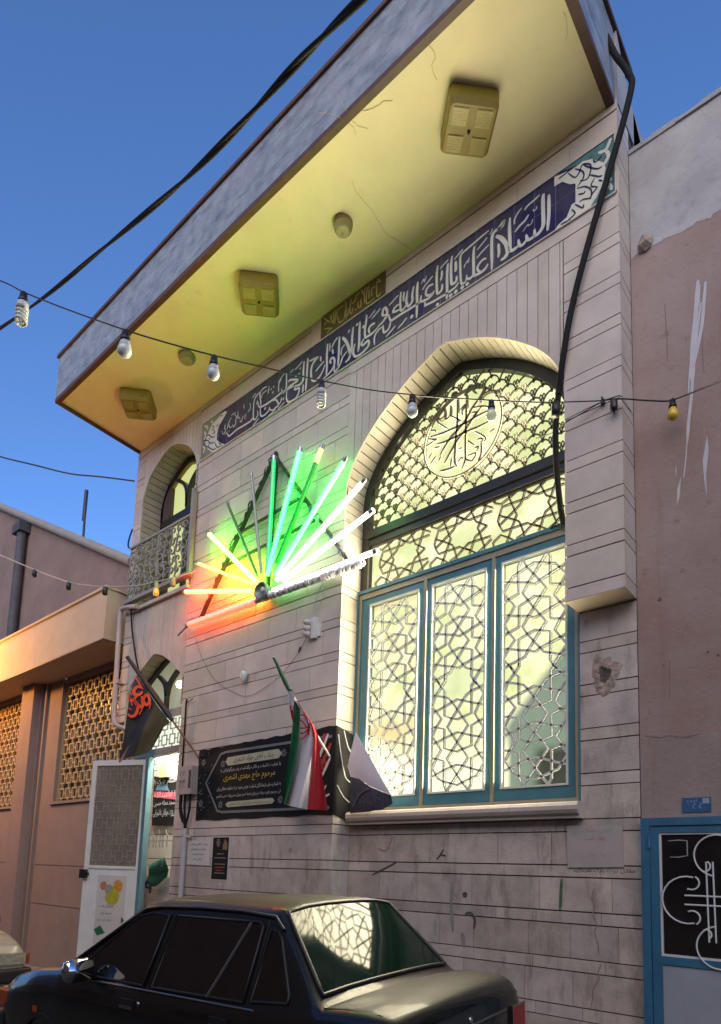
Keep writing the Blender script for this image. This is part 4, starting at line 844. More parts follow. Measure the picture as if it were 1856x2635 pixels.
for gx0, gx1, gz0, gz1 in ((-11.13, -8.50, 2.66, 4.72), (-14.3, -12.37, 2.66, 4.74)):
    a = MB(); a.box(gx0, gx0+.03, WL-.01, WL+.15, gz0-.04, gz1); a.box(gx1-.03, gx1, WL-.01, WL+.15, gz0-.04, gz1); a.box(gx0-.05, gx1+.03, WL-.04, WL+.15, gz0-.06, gz0-.015); a.box(gx0, gx1, WL+.01, WL+.15, gz1, gz1+.03)
    fr = a.build('window_frame', PEACH, ln)
    b = MB(); block_grille(b, gx0+.05, gx1-.04, gz0, gz1-.02, WL+.06, WL+.09, .235, .245, .024); b.box(gx0+.03, gx0+.05, WL+.055, WL+.10, gz0, gz1); b.build('block_grille', mat('grille_ochre', (.50, .37, .19), .55), fr)
    b = MB(); b.add([(gx0, WL+.2, gz0), (gx1, WL+.2, gz0), (gx1, WL+.2, gz1), (gx0, WL+.2, gz1)], [(0, 1, 2, 3)]); b.build('pane', mat('old_glass', (.10, .065, .04), .25, var=.5, scale=5), fr, fix=False)
    b = MB(); xx = gx0+.25
    while xx < gx1: b.box(xx, xx+.035, WL+.13, WL+.16, gz0, gz1); xx += .74
    b.build('mullion', mat('mullion_ochre', (.45, .32, .16), .6), fr)
# far building behind
fb = thing('far_building', (-20, 4, 0), 'dull brown brick building far behind on the left with a rusty downpipe', 'building')
a = MB()
pA = atY(0, 1306, 2.5); pB = atY(331, 1447, 2.5)
a.prism([(-60, 0), (-8.7, 0), (-8.7, 8.05), (-13.2, 8.42), (-21.7, 12.9), (-60, 33)][::-1], 2.52, 6) if False else None
FY = 3.0
f0 = atY(-10, 1301, FY); f1 = atY(345, 1453, FY)
def upright(u, v): q = atY(u, v, FY); return (q[0], q[2])
a.prism([(f0[0]-20, 0), (f1[0]+3, 0), (f1[0]+3, f1[2]-1.2), upright(345, 1453), upright(0, 1306), (f0[0]-20, f0[2]+9)], FY, FY+6)
a.build('wall', FARW, fb)
a = MB(); a.tube([(upright(-60, 1278)[0], FY-.05, upright(-60, 1278)[1]), (upright(345, 1449)[0], FY-.05, upright(345, 1449)[1])], .13, 6); a.build('roof_edge', FARBARK, fb)
a = MB(); p = [upright(72, 1368), (upright(72, 1368)[0]+0, 5.5)]; a.tube([(p[0][0], FY-.16, p[0][1]), (p[0][0], FY-.16, 5.5)], .15, 8); q = upright(72, 1360); a.box(q[0]-.3, q[0]+.26, FY-.35, FY, q[1]-.25, q[1]+.05); a.build('downpipe', mat('rusty_pipe', (.05, .05, .06), .7, var=.4), fb)
# aerial
p = atY(214, 1396, 3.2); q = atY(223, 1262, 3.2)
a = MB(); a.tube([(p[0], 3.2, p[2]-.4), (q[0], 3.2, q[2])], .035, 6); a.tube([(q[0]-.01, 3.2, q[2]-.9), (q[0], 3.2, q[2])], .055, 6); tag(a.build('antenna_mast', BLACKP), 'thin antenna mast standing on the far brown roof', 'antenna')
# ================================================================ CANOPY LIGHTS
def sz(y): return ZO+(ZI-ZO)*(y-YO)/(-YO)
def square_light(label):
    r = bpy.data.objects.new('ceiling_light', None); COL.objects.link(r); tag(r, label, 'ceiling light', 'lights on the yellow soffit')
    b = MB()
    def rr(hw, cr=.04, n=4):
        P = []
        for cx_, cy_, a0 in ((hw-cr, hw-cr, 0), (-hw+cr, hw-cr, 90), (-hw+cr, -hw+cr, 180), (hw-cr, -hw+cr, 270)):
            for i in range(n+1): P.append((cx_+cr*math.cos(R(a0+90*i/n)), cy_+cr*math.sin(R(a0+90*i/n))))
        return P
    A = rr(.185); B = rr(.165, .03); n = len(A)
    vs = [(x, y, 0) for x, y in A]+[(x, y, -.065) for x, y in A]+[(x, y, -.085) for x, y in B]
    fs = [(i, (i+1) % n, n+(i+1) % n, n+i) for i in range(n)]+[(n+i, n+(i+1) % n, 2*n+(i+1) % n, 2*n+i) for i in range(n)]+[tuple(range(2*n, 3*n))]
    b.add(vs, fs); b.build('housing', FIXY, r)
    RD = mat('ribbed_diffuser', (.40, .33, .10), .35)
    for sx in (-1, 1):
        for sy in (-1, 1):
            d = MB(); d.box(sx*.031, sx*.147, sy*.031, sy*.147, -.0865, -.0848)
            for i in range(6):
                u_ = sx*(.035+.018*i+.008); d.box(u_-.006, u_+.006, sy*.033, sy*.145, -.0905, -.085)
                d.box(sx*.033, sx*.145, sy*(.035+.018*i+.008)-.005, sy*(.035+.018*i+.008)+.005, -.0895, -.0849)
            d.build('diffuser', RD, r)
    s_ = MB(); s_.lathe([(.012, -.085), (.012, -.092), (.001, -.092)], (0, 0, 0), (0, 0, 1), 8); s_.build('screw', BLACKP, r)
    return r
def copy_tree(o, parent=None):
    c = o.copy(); COL.objects.link(c); c.parent = parent
    for ch in list(o.children): copy_tree(ch, c)
    return c
tilt = math.atan2(ZI-ZO, -YO)
L1 = square_light('square ribbed light nearest the camera, at the right end of the yellow soffit'); L1.location = (-2.42, -.625, sz(-.625)); L1.rotation_euler = (0, 0, R(45)); L1.scale = (1.09, 1.09, 1.75)
for x, y, rz, lb in ((-4.97, -.65, 0, 'square ribbed light between the two round lights of the yellow soffit'), (-7.49, -.58, 0, 'square ribbed light at the far left end of the soffit, in the orange glow')):
    c = copy_tree(L1); c.location = (x, y, sz(y)); c['label'] = lb
def round_light(label):
    r = bpy.data.objects.new('round_ceiling_light', None); COL.objects.link(r); tag(r, label, 'ceiling light', 'round lights on the yellow soffit')
    b = MB(); b.lathe([(.09, 0), (.092, -.035), (.088, -.04)], n=24); b.build('base_ring', mat('fixture_base', (.25, .21, .10), .5), r)
    d = MB(); prof = [(.088, -.04)]
    for i in range(12): prof += [(.088*math.cos(R(i*7))*1.0, -.045-.075*math.sin(R(i*7.4))), (.084*math.cos(R(i*7+4)), -.048-.075*math.sin(R(i*7.4+4)))]
    prof += [(.015, -.125), (.001, -.123)]; d.lathe(prof, n=28); d.build('glass_dome', FIXR, r); return r
r1_ = round_light('round ribbed dome light nearer the camera, between two square lights'); r1_.location = (-3.80, -.62, sz(-.62))
c = copy_tree(r1_); c.location = (-6.35, -.61, sz(-.61)); c['label'] = 'round ribbed dome light next to the leftmost square light'; c.scale = (1.1, 1.1, .75)
# ================================================================ NEON SUNBURST
ns = thing('neon_sunburst', (-5.3, -.1, 4.6), 'fan-shaped sunburst sign of coloured fluorescent tubes on the wall, red, green and white', 'neon sign')
T = [((180,1208),(575,1203),'red'),((255,1040),(580,1165),'amber'),((320,865),(600,1150),'greenwhite'),((430,685),(605,1110),'off_green'),((572,515),(630,1100),'off'),((705,420),(665,1105),'dim_green'),((860,370),(665,1110),'cyan'),((990,350),(720,1040),'tip_orange'),((1125,430),(715,1110),'cyan'),((1235,555),(720,1140),'white'),((1280,735),(760,1140),'white'),((1305,970),(700,1200),'white')]
TM = {'red': tube_mat('tube_red', (1, .035, .004), 30), 'amber': tube_mat('tube_amber', (1, .36, .01), 2.4), 'greenwhite': tube_mat('tube_lime', (.06, 1, .01), 20),
      'off_green': mat('tube_unlit_green', (.10, .22, .06), .15, coat=1), 'off': mat('tube_unlit', (.30, .33, .30), .15, coat=1), 'dim_green': mat('tube_dim_green', (.05, .30, .15), .2, coat=1, emis=(.0, .5, .2), estr=.3),
      'cyan': tube_mat('tube_green', (.0, 1, .022), 9), 'tip_orange': mat('tube_orange_off', (.05, .28, .08), .2, coat=1), 'white': tube_mat('tube_white', (1, .97, .90), 1.15)}
TIP = tube_mat('tube_orange_tip', (1, .22, .01), .9)
for i, (p_, q_, k) in enumerate(T):
    p = atY(400+p_[0]/2.31, 1000+p_[1]/2.31, -.13); q = atY(400+q_[0]/2.31, 1000+q_[1]/2.31, -.13)
    p = Vector(p); q = Vector(q); d = (q-p).normalized()
    b = MB(); r_ = .021 if k not in ('amber', 'off', 'off_green') else .014
    b.tube([p, q], r_*1.25, 10); tb = b.build('tube', TM[k], ns)
    c = MB(); c.tube([p-d*.035, p+d*.012], r_*1.32, 10); c.tube([p-d*.05, p-d*.035], .006, 6); c.build('end_cap', STEEL, tb)
    if k == 'tip_orange': c = MB(); c.tube([p+d*.013, p+d*.16], .0275, 10); c.build('glowing_tip', TIP, tb)
hub = MB(); hc = Vector(atY(400+640/2.31, 1000+1208/2.31, -.13))
hub.lathe([(.085, .06), (.095, .0), (.105, -.035), (.095, -.05), (.082, -.045), (.078, -.02), (.03, -.012), (.001, -.012)], hc, (0, 1, 0), 24); hub.build('hub', mat('hub_plastic', (.20, .22, .20), .25, coat=.5), ns)
hb = MB(); hb.lathe([(.028, -.012), (.028, -.05), (.001, -.055)], hc+Vector((.04, 0, 0)), (0, 1, 0), 12); hb.build('hub_boss', MILK, ns)
tf_ = MB()
apex = (-5.28, 6.30); lb_ = (-6.52, 4.66); rb_ = (-4.05, 4.62)
def bar(mb, a, b, w_, y0, y1): mb.stroke([a, b], w_, y0, y1, taper=False)
bar(tf_, apex, lb_, .026, -.075, -.03); bar(tf_, apex, rb_, .026, -.075, -.03)
bar(tf_, (-5.86, 5.56), (-4.86, 5.62), .028, -.06, -.035); bar(tf_, (-6.10, 5.22), (-4.60, 5.28), .028, -.06, -.035)
bar(tf_, (-5.28, 6.35), (-5.30, 4.6), .03, -.06, -.02)
tf_.build('support_frame', mat('frame_iron', (.03, .03, .028), .6), ns)
rs = random.Random(5); GRN = mat('garland_grey', (.035, .04, .035), .6)
for e0, e1, n_ in ((apex, lb_, 26), (apex, rb_, 22)):
    rp = []
    for i in range(n_*2):
        t = i/n_/2; x = e0[0]+(e1[0]-e0[0])*t; z = e0[1]+(e1[1]-e0[1])*t; rp.append((x+rs.uniform(-.025, .025), -.085+rs.uniform(-.02, .02), z+rs.uniform(-.025, .025)))
    rope = MB(); rope.tube(rp, [rs.uniform(.004, .012) for _ in rp], 6); rope.build('wrapped_garland', GRN, ns)
bb = MB()
bb.tube([(-6.74, -.10, 4.60), (-3.86, -.10, 4.555)], .030, 10); bb.build('base_bar', mat('base_tube', (.30, .30, .30), .3, coat=.5), ns)
fo = MB()
for i in range(31):
    x = -6.66+i*.042; 
    if x > -5.42: continue
    fo.lathe([(.012, -.03), (.036+rs.uniform(0, .012), -.02+rs.uniform(0, .01)), (.040, .01), (.02, .035)], (x, -.10, 4.598-.0156*(i*.042)), (1, .1, rs.uniform(-.3, .3)), 9)
fo.build('red_rope_light', tube_mat('rope_red', (1, .07, .01), 1.1), ns)
fo = MB()
for i in range(44):
    x = -5.16+i*.030; fo.lathe([(.020, -.02), (.036+rs.uniform(0, .016), -.01+rs.uniform(0, .01)), (.034+rs.uniform(0, .012), .01), (.02, .022)], (x, -.10+rs.uniform(-.008, .008), 4.585-.0156*(x+5.16)), (1, rs.uniform(-.4, .4), rs.uniform(-.5, .5)), 8)
fo.build('clear_wrap', mat('clear_wrap', (.80, .80, .80), .4), ns)
cl = MB()
CLM = STEEL
for i in range(1, 6): 
    cl = MB()
    t = i/6; x, z = apex[0]+(rb_[0]-apex[0])*(.45+.09*i), apex[1]+(rb_[1]-apex[1])*(.45+.09*i); cl.box(x-.018, x+.018, -.10, -.05, z-.035, z+.035); cl.build('clamp', CLM, ns)
st = MB(); st.tube([(-6.80, -.06, 4.62), (-6.95, -.08, 4.53)], .012, 6); st.build('stay_rod', STEEL, ns)
# ================================================================ WIRES AND BULBS
def bulb_set(label, kind, pos, wpx, group='bulbs hanging on the street wire', lean=0):
    """socket and lamp hanging at pos (top of socket); wpx: width of the glass in metres"""
    r = thing('hanging_bulb', pos, label, 'light bulb', group); D = wpx
    x, y, z = pos
    s_ = MB(); s_.lathe([(D*.18, 0), (D*.26, -D*.05), (D*.30, -D*.55), (D*.36, -D*.62), (D*.36, -D*.85), (.001, -D*.86)], pos, (0, 0, 1), 14)
    s_.tube([(x, y, z-.002), (x-.0, y, z+.012)], .004, 6)
    s_.build('socket', BLACKP, r)
    g_ = MB()
    if kind == 'cfl':
        g_.lathe([(D*.34, -D*.86), (D*.42, -D*.95), (D*.46, -D*1.35), (D*.40, -D*1.42), (.001, -D*1.42)], pos, (0, 0, 1), 16); g_.build('ballast', mat('cfl_base', (.50, .50, .55), .4), r)
        g2 = MB(); pts = []
        for i in range(61):
            t = i/60; a_ = t*2*math.pi*3.6; pts.append((x+D*.36*math.cos(a_), y+D*.36*math.sin(a_), z-D*1.45-t*D*1.15))
        g2.tube(pts, D*.115, 8); g2.build('spiral_tube', MILK, r)
    elif kind == 'led':
        g_.lathe([(D*.30, -D*.86), (D*.36, -D*.95), (D*.44, -D*1.25), (D*.45, -D*1.3)], pos, (0, 0, 1), 18); g_.build('collar', mat('led_collar', (.50, .50, .52), .4), r)
        g2 = MB(); g2.lathe([(D*.45, -D*1.3)]+[(D*.5*math.cos(R(a_)), -D*1.55-D*.5*math.sin(R(a_))) for a_ in range(-30, 91, 12)], pos, (0, 0, 1), 20); g2.build('globe', MILK, r)
    elif kind == 'yellow':
        g_.lathe([(D*.28, -D*.86), (D*.38, -D*1.1), (D*.5, -D*1.5), (D*.46, -D*1.85), (D*.25, -D*2.05), (.001, -D*2.1)], pos, (0, 0, 1), 18); g_.build('globe', YELB, r)
    elif kind == 'clear':
        g_.lathe([(D*.30, -D*.86), (D*.34, -D*1.0), (D*.5, -D*1.4), (D*.5, -D*1.6), (D*.35, -D*1.95), (.001, -D*2.05)], pos, (0, 0, 1), 18)
        g_.build('globe', mat('clear_bulb', (.42, .47, .44), .08, coat=1, alpha=.55), r)
    return r
WP = [((-160, 668), -3.35), ((0, 722), -3.2), ((62, 752), -3.1), ((175, 797), -2.95), ((325, 850), -2.8), ((440, 885), -2.6), ((552, 915), -2.4), ((700, 950), -2.15), ((829, 980), -1.9), ((950, 1003), -1.62), ((1062, 1016), -1.4), ((1160, 1024), -1.15), ((1265, 1030), -.9), ((1350, 1034), -.6), ((1430, 1035), -.35), ((1550, 1031), -.02)]
wpts = [tuple(atY(u, v, y)) for (u, v), y in WP]
a = MB(); a.tube(catmull(wpts, 4), .0045, 6); tag(a.build('bulb_wire', BLACKP), 'thin black wire strung with bulbs from the street to the right pier', 'wire')
def dist(p): return float((np.array(p)-CAM) @ FW)
for (i, kind, w_, lb) in ((2, 'cfl', 33, 'spiral energy-saving bulb at the far left, against the blue sky'), (4, 'led', 36, 'frosted round bulb hanging before the corner of the marble fascia'), (6, 'led', 32, 'frosted round bulb hanging in front of the orange soffit'), (8, 'cfl', 26, 'spiral energy-saving bulb hanging in front of the blue tile band'), (10, 'led', 29, 'frosted bulb hanging in front of the left shoulder of the big arch'), (12, 'clear', 27, 'clear glass bulb hanging in front of the round medallion')):
    p = wpts[i]; D = w_/FPX*dist(p); bulb_set(lb, kind, (p[0], p[1], p[2]-.004), D)
p = wpts[14]; D = 22/FPX*dist(p); a = MB(); a.lathe([(D*.2, 0), (D*.45, -D*.1), (D*.5, -D*1.7), (.001, -D*1.75)], p, (0, 0, 1), 12); tag(a.build('empty_socket', BLACKP), 'empty black lamp socket in front of the right edge of the arch', 'lamp socket')
# pier anchor, second wire to the right with a yellow bulb
pa = tuple(atY(1551, 1031, -.03)); 
a = MB(); a.tube([(pa[0], .0, pa[2]), (pa[0], -.05, pa[2]+.02)], .006, 6); a.box(pa[0]-.014, pa[0]+.014, -.035, -.008, pa[2]-.02, pa[2]+.012)
a.tube([pa, tuple(atY(1562, 1028, -.05)), tuple(atY(1597, 1017, -.06))], .004, 5); a.tube([tuple(atY(1600, 1027, -.05)), tuple(atY(1612, 1045, -.05)), tuple(atY(1625, 1060, -.05)), tuple(atY(1618, 1050, -.05))], .003, 5)
tag(a.build('wire_anchor', BLACKP), 'tangled wire anchor with twisted ends on the right pier', 'wire anchor')
p = tuple(atY(1580, 1028, -.05)); D = 19/FPX*dist(p); a = MB(); a.lathe([(D*.3, 0), (D*.48, -D*.2), (D*.5, -D*1.2), (D*.42, -D*1.5), (D*.15, -D*1.6), (D*.08, -D*2.1), (.001, -D*2.2)], p, (0, 0, 1), 12); tag(a.build('broken_socket', BLACKP), 'black socket with a broken bulb stem hanging at the right pier', 'lamp socket')
w2 = [atY(1551, 1030, -.03), atY(1600, 1026, -.06), atY(1660, 1030, .0), atY(1715, 1032, .12), atY(1738, 1027, .10), atY(1800, 1003, -.4), atY(1900, 962, -1.2)]
a = MB(); a.tube(catmull([tuple(p) for p in w2], 4), .0055, 6); tag(a.build('side_wire', BLACKP), 'black wire running from the right pier past the stucco wall', 'wire')
p = tuple(atY(1731, 1028, .12)); bulb_set('yellow glass bulb hanging in front of the pink stucco wall', 'yellow', p, 27/FPX*dist(p))
w3 = [atY(1552, 1032, -.03), atY(1500, 1062, -.05), atY(1452, 1090, -.06), atY(1425, 1112, .1), atY(1380, 1128, .24)]
a = MB(); a.tube(catmull([tuple(p) for p in w3], 4), .0045, 6); w4 = [atY(1552, 1032, -.03), atY(1510, 1052, -.04), atY(1455, 1080, -.05)]; a.tube([tuple(p) for p in w4], .003, 6); tag(a.build('loose_wire', BLACKP), 'loose wire sagging from the pier anchor towards the window', 'wire')
# thick twisted cable crossing the sky
cpx = [((-60, 880), -2.55), ((0, 845), -2.6), ((120, 760), -2.7), ((250, 652), -2.8), ((380, 545), -2.9), ((500, 440), -3.0), ((620, 320), -3.08), ((740, 190), -3.14), ((850, 75), -3.2), ((1000, -70), -3.27)]
cp = catmull([tuple(atY(u, v, y)) for (u, v), y in cpx], 12)
tc = thing('twisted_cable', cp[0], 'thick twisted black cable crossing the sky from the upper edge to the left', 'cable')
for k in range(2):
    b = MB(); pts = []
    for i, p in enumerate(cp):
        ph = i*.17+k*math.pi; P_ = Vector(p); t_ = (Vector(cp[min(i+1, len(cp)-1)])-Vector(cp[max(i-1, 0)])).normalized(); u_ = t_.orthogonal().normalized(); v_ = t_.cross(u_); r_ = .0062
        pts.append(P_+u_*math.cos(ph)*r_+v_*math.sin(ph)*r_)
    b.tube(pts, .0088, 7); b.build('strand', RUBBER, tc)
# wire at the left edge of the sky
a = MB(); a.tube(catmull([tuple(atY(u, v, y)) for (u, v), y in (((-60, 1152), -1.2), ((0, 1175), -1.0), ((90, 1197), -.75), ((180, 1219), -.45), ((260, 1227), -.2), ((346, 1238), .0))], 4), .011, 6); tag(a.build('sky_wire', BLACKP), 'plain dark wire meeting the left edge of the hall under the canopy', 'wire')
# hose hanging over the right end of the roof
hp = [((1561, 95), -.10), ((1583, 140), -.09), ((1601, 163), -.08), ((1622, 196), -.08), ((1626, 222), -.08), ((1608, 300), -.07), ((1583, 390), -.06), ((1545, 520), -.06), ((1505, 660), -.06), ((1470, 800), -.05), ((1448, 930), -.04), ((1436, 1030), .02), ((1430, 1120), .06), ((1434, 1220), .10), ((1443, 1310), .16), ((1451, 1350), .22)]
a = MB(); a.tube(catmull([tuple(atY(u, v, y)) for (u, v), y in hp], 5), .0245, 10)
for (u, v), y in (((1517, 620), -.06), ((1478, 770), -.05), ((1440, 1000), .0)): 
    p = Vector(atY(u, v, y)); q = Vector(atY(u-4, v+14, y)); a.tube([p, q], .024, 10)
tag(a.build('roof_cable', RUBBER), 'thick black rubber cable hanging from the roof end down to the big window', 'cable')
# ring where it enters and thin branch wires
a = MB(); a.tube([tuple(atY(u, v, y)) for (u, v), y in (((1448, 1345), .2), ((1430, 1352), .24), ((1418, 1360), .24), ((1440, 1330), .2), ((1452, 1300), .1))], .006, 6); tag(a.build('cable_end', RUBBER), 'short frayed cable ends above the blue casements', 'cable end')
# garland over the left street
gp = [((-40, 1412), -.9), ((0, 1428), -.85), ((90, 1466), -.75), ((178, 1498), -.65), ((225, 1506), -.6), ((272, 1510), -.55), ((350, 1508), -.4), ((403, 1497), -.3), ((447, 1487), -.2), ((505, 1470), -.03)]
gpts = [tuple(atY(u, v, y)) for (u, v), y in gp]
a = MB(); a.tube(catmull(gpts, 5), .009, 6); tag(a.build('garland_wire', mat('white_cord', (.42, .38, .33), .5)), 'pale cord with empty sockets sagging across the left street to the balcony', 'wire')
for i, lb in ((2, 'small empty socket on the pale cord, leftmost'), (3, 'small empty socket on the pale cord, second from the left'), (5, 'small dark socket on the pale cord above the canopy end'), (8, 'small amber socket on the pale cord next to the balcony')):
    x, y, z = gpts[i]; a = MB(); a.lathe([(.02, 0), (.032, -.02), (.036, -.10), (.02, -.115), (.001, -.115)], (x, y, z), (.1, 0, 1), 10)
    tag(a.build('cord_socket', BLACKP if i != 8 else BEIGE), lb, 'lamp socket', 'sockets on the pale cord')
x, y, z = gpts[7]; r = thing('cord_bulb', (x, y, z), 'amber bulb hanging from the pale cord in front of the balcony', 'light bulb')
a = MB(); a.lathe([(.018, 0), (.028, -.02), (.03, -.09)], (x, y, z), (-.06, 0, 1), 10); a.build('socket', BEIGE, r)
a = MB(); a.lathe([(.024, -.09), (.034, -.12), (.040, -.155), (.030, -.185), (.001, -.20)], (x, y, z), (-.06, 0, 1), 14); a.build('globe', mat('amber_bulb', (.8, .35, .08), .2, coat=1, emis=(1, .42, .06), estr=.22), r)
# wire loops on the wall
a = MB(); a.tube(catmull([(-6.66, -.012, 4.455), (-6.55, -.012, 4.25), (-6.39, -.012, 4.03), (-6.17, -.012, 3.81), (-5.86, -.012, 3.64), (-5.55, -.012, 3.54), (-5.10, -.012, 3.66), (-4.78, -.012, 3.89), (-4.66, -.015, 4.06)], 5), .0022, 5)
a.tube([(-4.78, -.015, 3.89), (-4.75, -.02, 3.94)], .008, 6); tag(a.build('wall_wire', BLACKP), 'thin wire looping over the stone wall from the socket strip to the red tube', 'wire')
a = MB(); a.tube(catmull([(-4.53, -.03, 4.19), (-4.50, -.03, 4.30), (-4.42, -.04, 4.42), (-4.43, -.04, 4.53)], 5), .004, 5); a.tube(catmull([(-4.55, -.03, 4.19), (-4.57, -.03, 4.32), (-4.50, -.04, 4.45), (-4.44, -.04, 4.55)], 5), .004, 5); tag(a.build('supply_cord', mat('pale_cord', (.4, .4, .38), .5)), 'pale twin cord between the sunburst sign and the socket strip', 'cord')
# socket strip
r = thing('socket_strip', (-4.55, -.03, 4.1), 'white socket strip with round plugs on the wall under the sunburst', 'socket strip')
a = MB(); a.box(-4.585, -4.52, -.045, -.001, 3.985, 4.205); a.box(-4.518, -4.475, -.02, -.001, 4.00, 4.14); a.build('strip_body', WHITEP, r)
for z_ in (4.155, 4.09, 4.03): a = MB(); a.lathe([(.034, 0), (.036, .03), (.022, .05), (.012, .07)], (-4.60, -.045, z_), (-.6, -1, .1), 12); a.build('plug', PIPE, r)
# small wall lamp cup, small box
a = MB(); a.lathe([(.012, -.10), (.035, -.06), (.048, .0), (.044, .012), (.001, .015)], (-5.61, -.055, 3.80), (0, .1, 1), 14); a.box(-5.62, -5.60, -.05, 0, 3.78, 3.81); a.lathe([(.02, 0), (.035, -.01)], (-5.66, -.004, 3.83), (0, 1, 0), 10); tag(a.build('wall_cup', MILK), 'small white cup-shaped lamp fixed to the stone wall', 'wall lamp')
a = MB(); a.box(-6.66, -6.60, -.014, -.001, 4.05, 4.125); a.box(-6.635, -6.62, -.018, -.014, 4.08, 4.095); tag(a.build('junction_box', STONE, tone=True), 'small square stone-coloured cover on the wall below the red tube', 'cover plate')
# ================================================================ METER BOX, PIPES
r = thing('meter_box', (-6.54, -.05, 2.65), 'pale metal box with red painted digits beside the door', 'meter box')
a = MB(); a.box(-6.685, -6.425, -.10, -.003, 2.475, 2.815); a.build('case', mat('box_paint', (.36, .31, .28), .5, var=.12), r)
a = MB(); a.box(-6.478, -6.435, -.103, -.1, 2.545, 2.76); a.build('slot', BLACKP, r)
lettering('۵۵', -6.655, -6.545, 2.69, .07, -.1035, mat('red_ink', (.16, .03, .03), .8), 'digits', r, ltr=True); lettering('۲۲', -6.655, -6.545, 2.545, .11, -.1035, mat('dark_red_ink', (.10, .03, .03), .8), 'digits', r, ltr=True)
a = MB()
for x_ in (-6.66, -6.585, -6.48): a.tube(catmull([(x_, -.06, 2.475), (x_, -.055, 2.32), (x_+(-6.56-x_)*.5, -.05, 2.19), (-6.565, -.045, 2.10)], 5), .014, 7)
a.tube([(-6.565, -.045, 2.12), (-6.565, -.045, 2.04)], .018, 8)
a.tube(catmull([(-6.70, -.045, 3.66), (-6.74, -.03, 3.62), (-6.74, -.025, 3.2), (-6.735, -.025, 2.6), (-6.72, -.03, 2.3), (-6.62, -.045, 2.15)], 5), .011, 7); a.tube([(-6.74, -.03, 3.63), (-6.60, -.03, 3.665)], .006, 6)
tag(a.build('meter_cables', RUBBER), 'black cables looping out of the meter box into the grey pipe', 'cable')
a = MB(); a.tube([(-6.565, -.042, 2.06), (-6.56, -.042, .2)], .032, 12); a.tube([(-6.57, -.042, 2.07), (-6.57, -.042, 1.99)], .037, 12); a.tube([(-6.53, -.042, 1.975), (-6.47, -.02, 1.965)], .012, 6); tag(a.build('conduit_pipe', PIPE), 'grey conduit pipe running down the wall below the meter box', 'pipe')
dp = [((352, 1560), -.08), ((318, 1566), -.08), ((309, 1585), -.08), ((302, 1700), -.08), ((295, 1820), -.08), ((294, 1850), -.08), ((300, 1866), -.07), ((325, 1876), -.02), ((345, 1880), .05)]
a = MB(); a.tube(catmull([tuple(atY(u, v, y)) for (u, v), y in dp], 5), .034, 12); a.box(-8.47, -8.35, -.1, 0, 4.15, 4.17); tag(a.build('downpipe', mat('pipe_pinkish', (.46, .38, .36), .5)), 'pale downpipe at the left corner of the hall', 'pipe')
a = MB(); a.tube(catmull([tuple(atY(u, v, y)) for (u, v), y in (((337, 1562), -.05), ((340, 1620), -.05), ((348, 1680), -.06), ((357, 1725), -.08), ((363, 1730), -.1))], 5), .012, 6); tag(a.build('corner_wire', RUBBER), 'dark wire dropping from the balcony corner to the black flag', 'wire')
a = MB(); a.tube(catmull([tuple(atX(u, v, -8.47)) for u, v in ((341, 1362), (333, 1385), (330, 1405), (337, 1412), (350, 1411))], 5), .012, 6); tag(a.build('bent_wire', RUBBER), 'bent wire sticking out at the left edge of the hall beside the balcony', 'wire')
# ================================================================ SHEETS ON THE WALL
def sheet(name, c4, y, th, material):
    a = MB(); a.prism([(x, z) for x, z in c4], y, y+th); return a.build(name, material)
p = sheet('paper_notice', [(-6.555, 1.93), (-6.112, 1.925), (-6.10, 1.64), (-6.545, 1.65)], -.004, .003, PAPER); tag(p, 'white paper notice with handwriting, right of the grey pipe', 'notice')
for i, tx in enumerate(('نوبت کلاس قرآن', 'یادمان شهیدان', 'هر شب نماز جماعت', 'التماس دعا')): lettering(tx, -6.50+.03*i, -6.16-.03*i, 1.865-.058*i, .045, -.0048, INKB, 'writing', p)
p = sheet('obituary_poster', [(-6.07, 1.972), (-5.752, 1.972), (-5.748, 1.478), (-6.062, 1.478)], -.004, .003, mat('white_margin', (.50, .50, .52), .6)); tag(p, 'narrow black obituary poster with a white margin, right of the paper notice', 'poster')
a = MB(); a.box(-6.052, -5.768, -.0052, -.0041, 1.49, 1.96); a.build('black_field', BANNER, p)
a = MB(); a.lathe([(.001, -.001), (.035, 0)], (0, 0, 0), (0, 1, 0), 14); a.v = [(x-5.955, -.0060, z*1.4+1.90) for x, y, z in a.v]; a.build('portrait_patch', mat('portrait_tone', (.14, .09, .07), .6, var=.3, scale=40), p, fix=False)
a = MB(); a.prism([(-5.87, 1.82), (-5.79, 1.82), (-5.79, 1.88), (-5.83, 1.945), (-5.87, 1.88)], -.0062, -.0053); a.build('arch_patch', mat('arch_tone', (.20, .13, .05), .6, var=.4, scale=40), p)
for i, (z_, w_) in enumerate(((1.77, .12), (1.725, .2), (1.655, .2), (1.62, .18), (1.585, .14), (1.555, .18))): a = MB(); a.box(-5.91-w_/2, -5.91+w_/2, -.0058, -.0053, z_, z_+.011); a.build('text_line', BSILV if i not in (3, 4) else BRED, p)
p = sheet('stone_plaque', [(-1.992, 2.02), (-1.583, 2.015), (-1.573, 1.715), (-1.985, 1.705)], .236, .013, mat('plaque_stone', (.40, .36, .335), .6, var=.08)); tag(p, 'pale stone plaque with faded red engraving near the right end of the lower wall', 'plaque')
for tx, a_, b_, z_ in (('وقف است', -1.86, -1.70, 1.90), ('این مکان', -1.93, -1.65, 1.96), ('یا علی', -1.88, -1.70, 1.78)): lettering(tx, a_, b_, z_, .045, .2352, REDINK if z_ == 1.90 else mat('engraving', (.33, .29, .27), .8), 'engraving', p)
q = lettering('مقابل درب پارک نفرمایید', -1.95, -1.50, 1.665, .042, .2485, INKB, 'painted_line'); tag(q, 'line of black handwriting on the stone just under the plaque', 'wall writing')
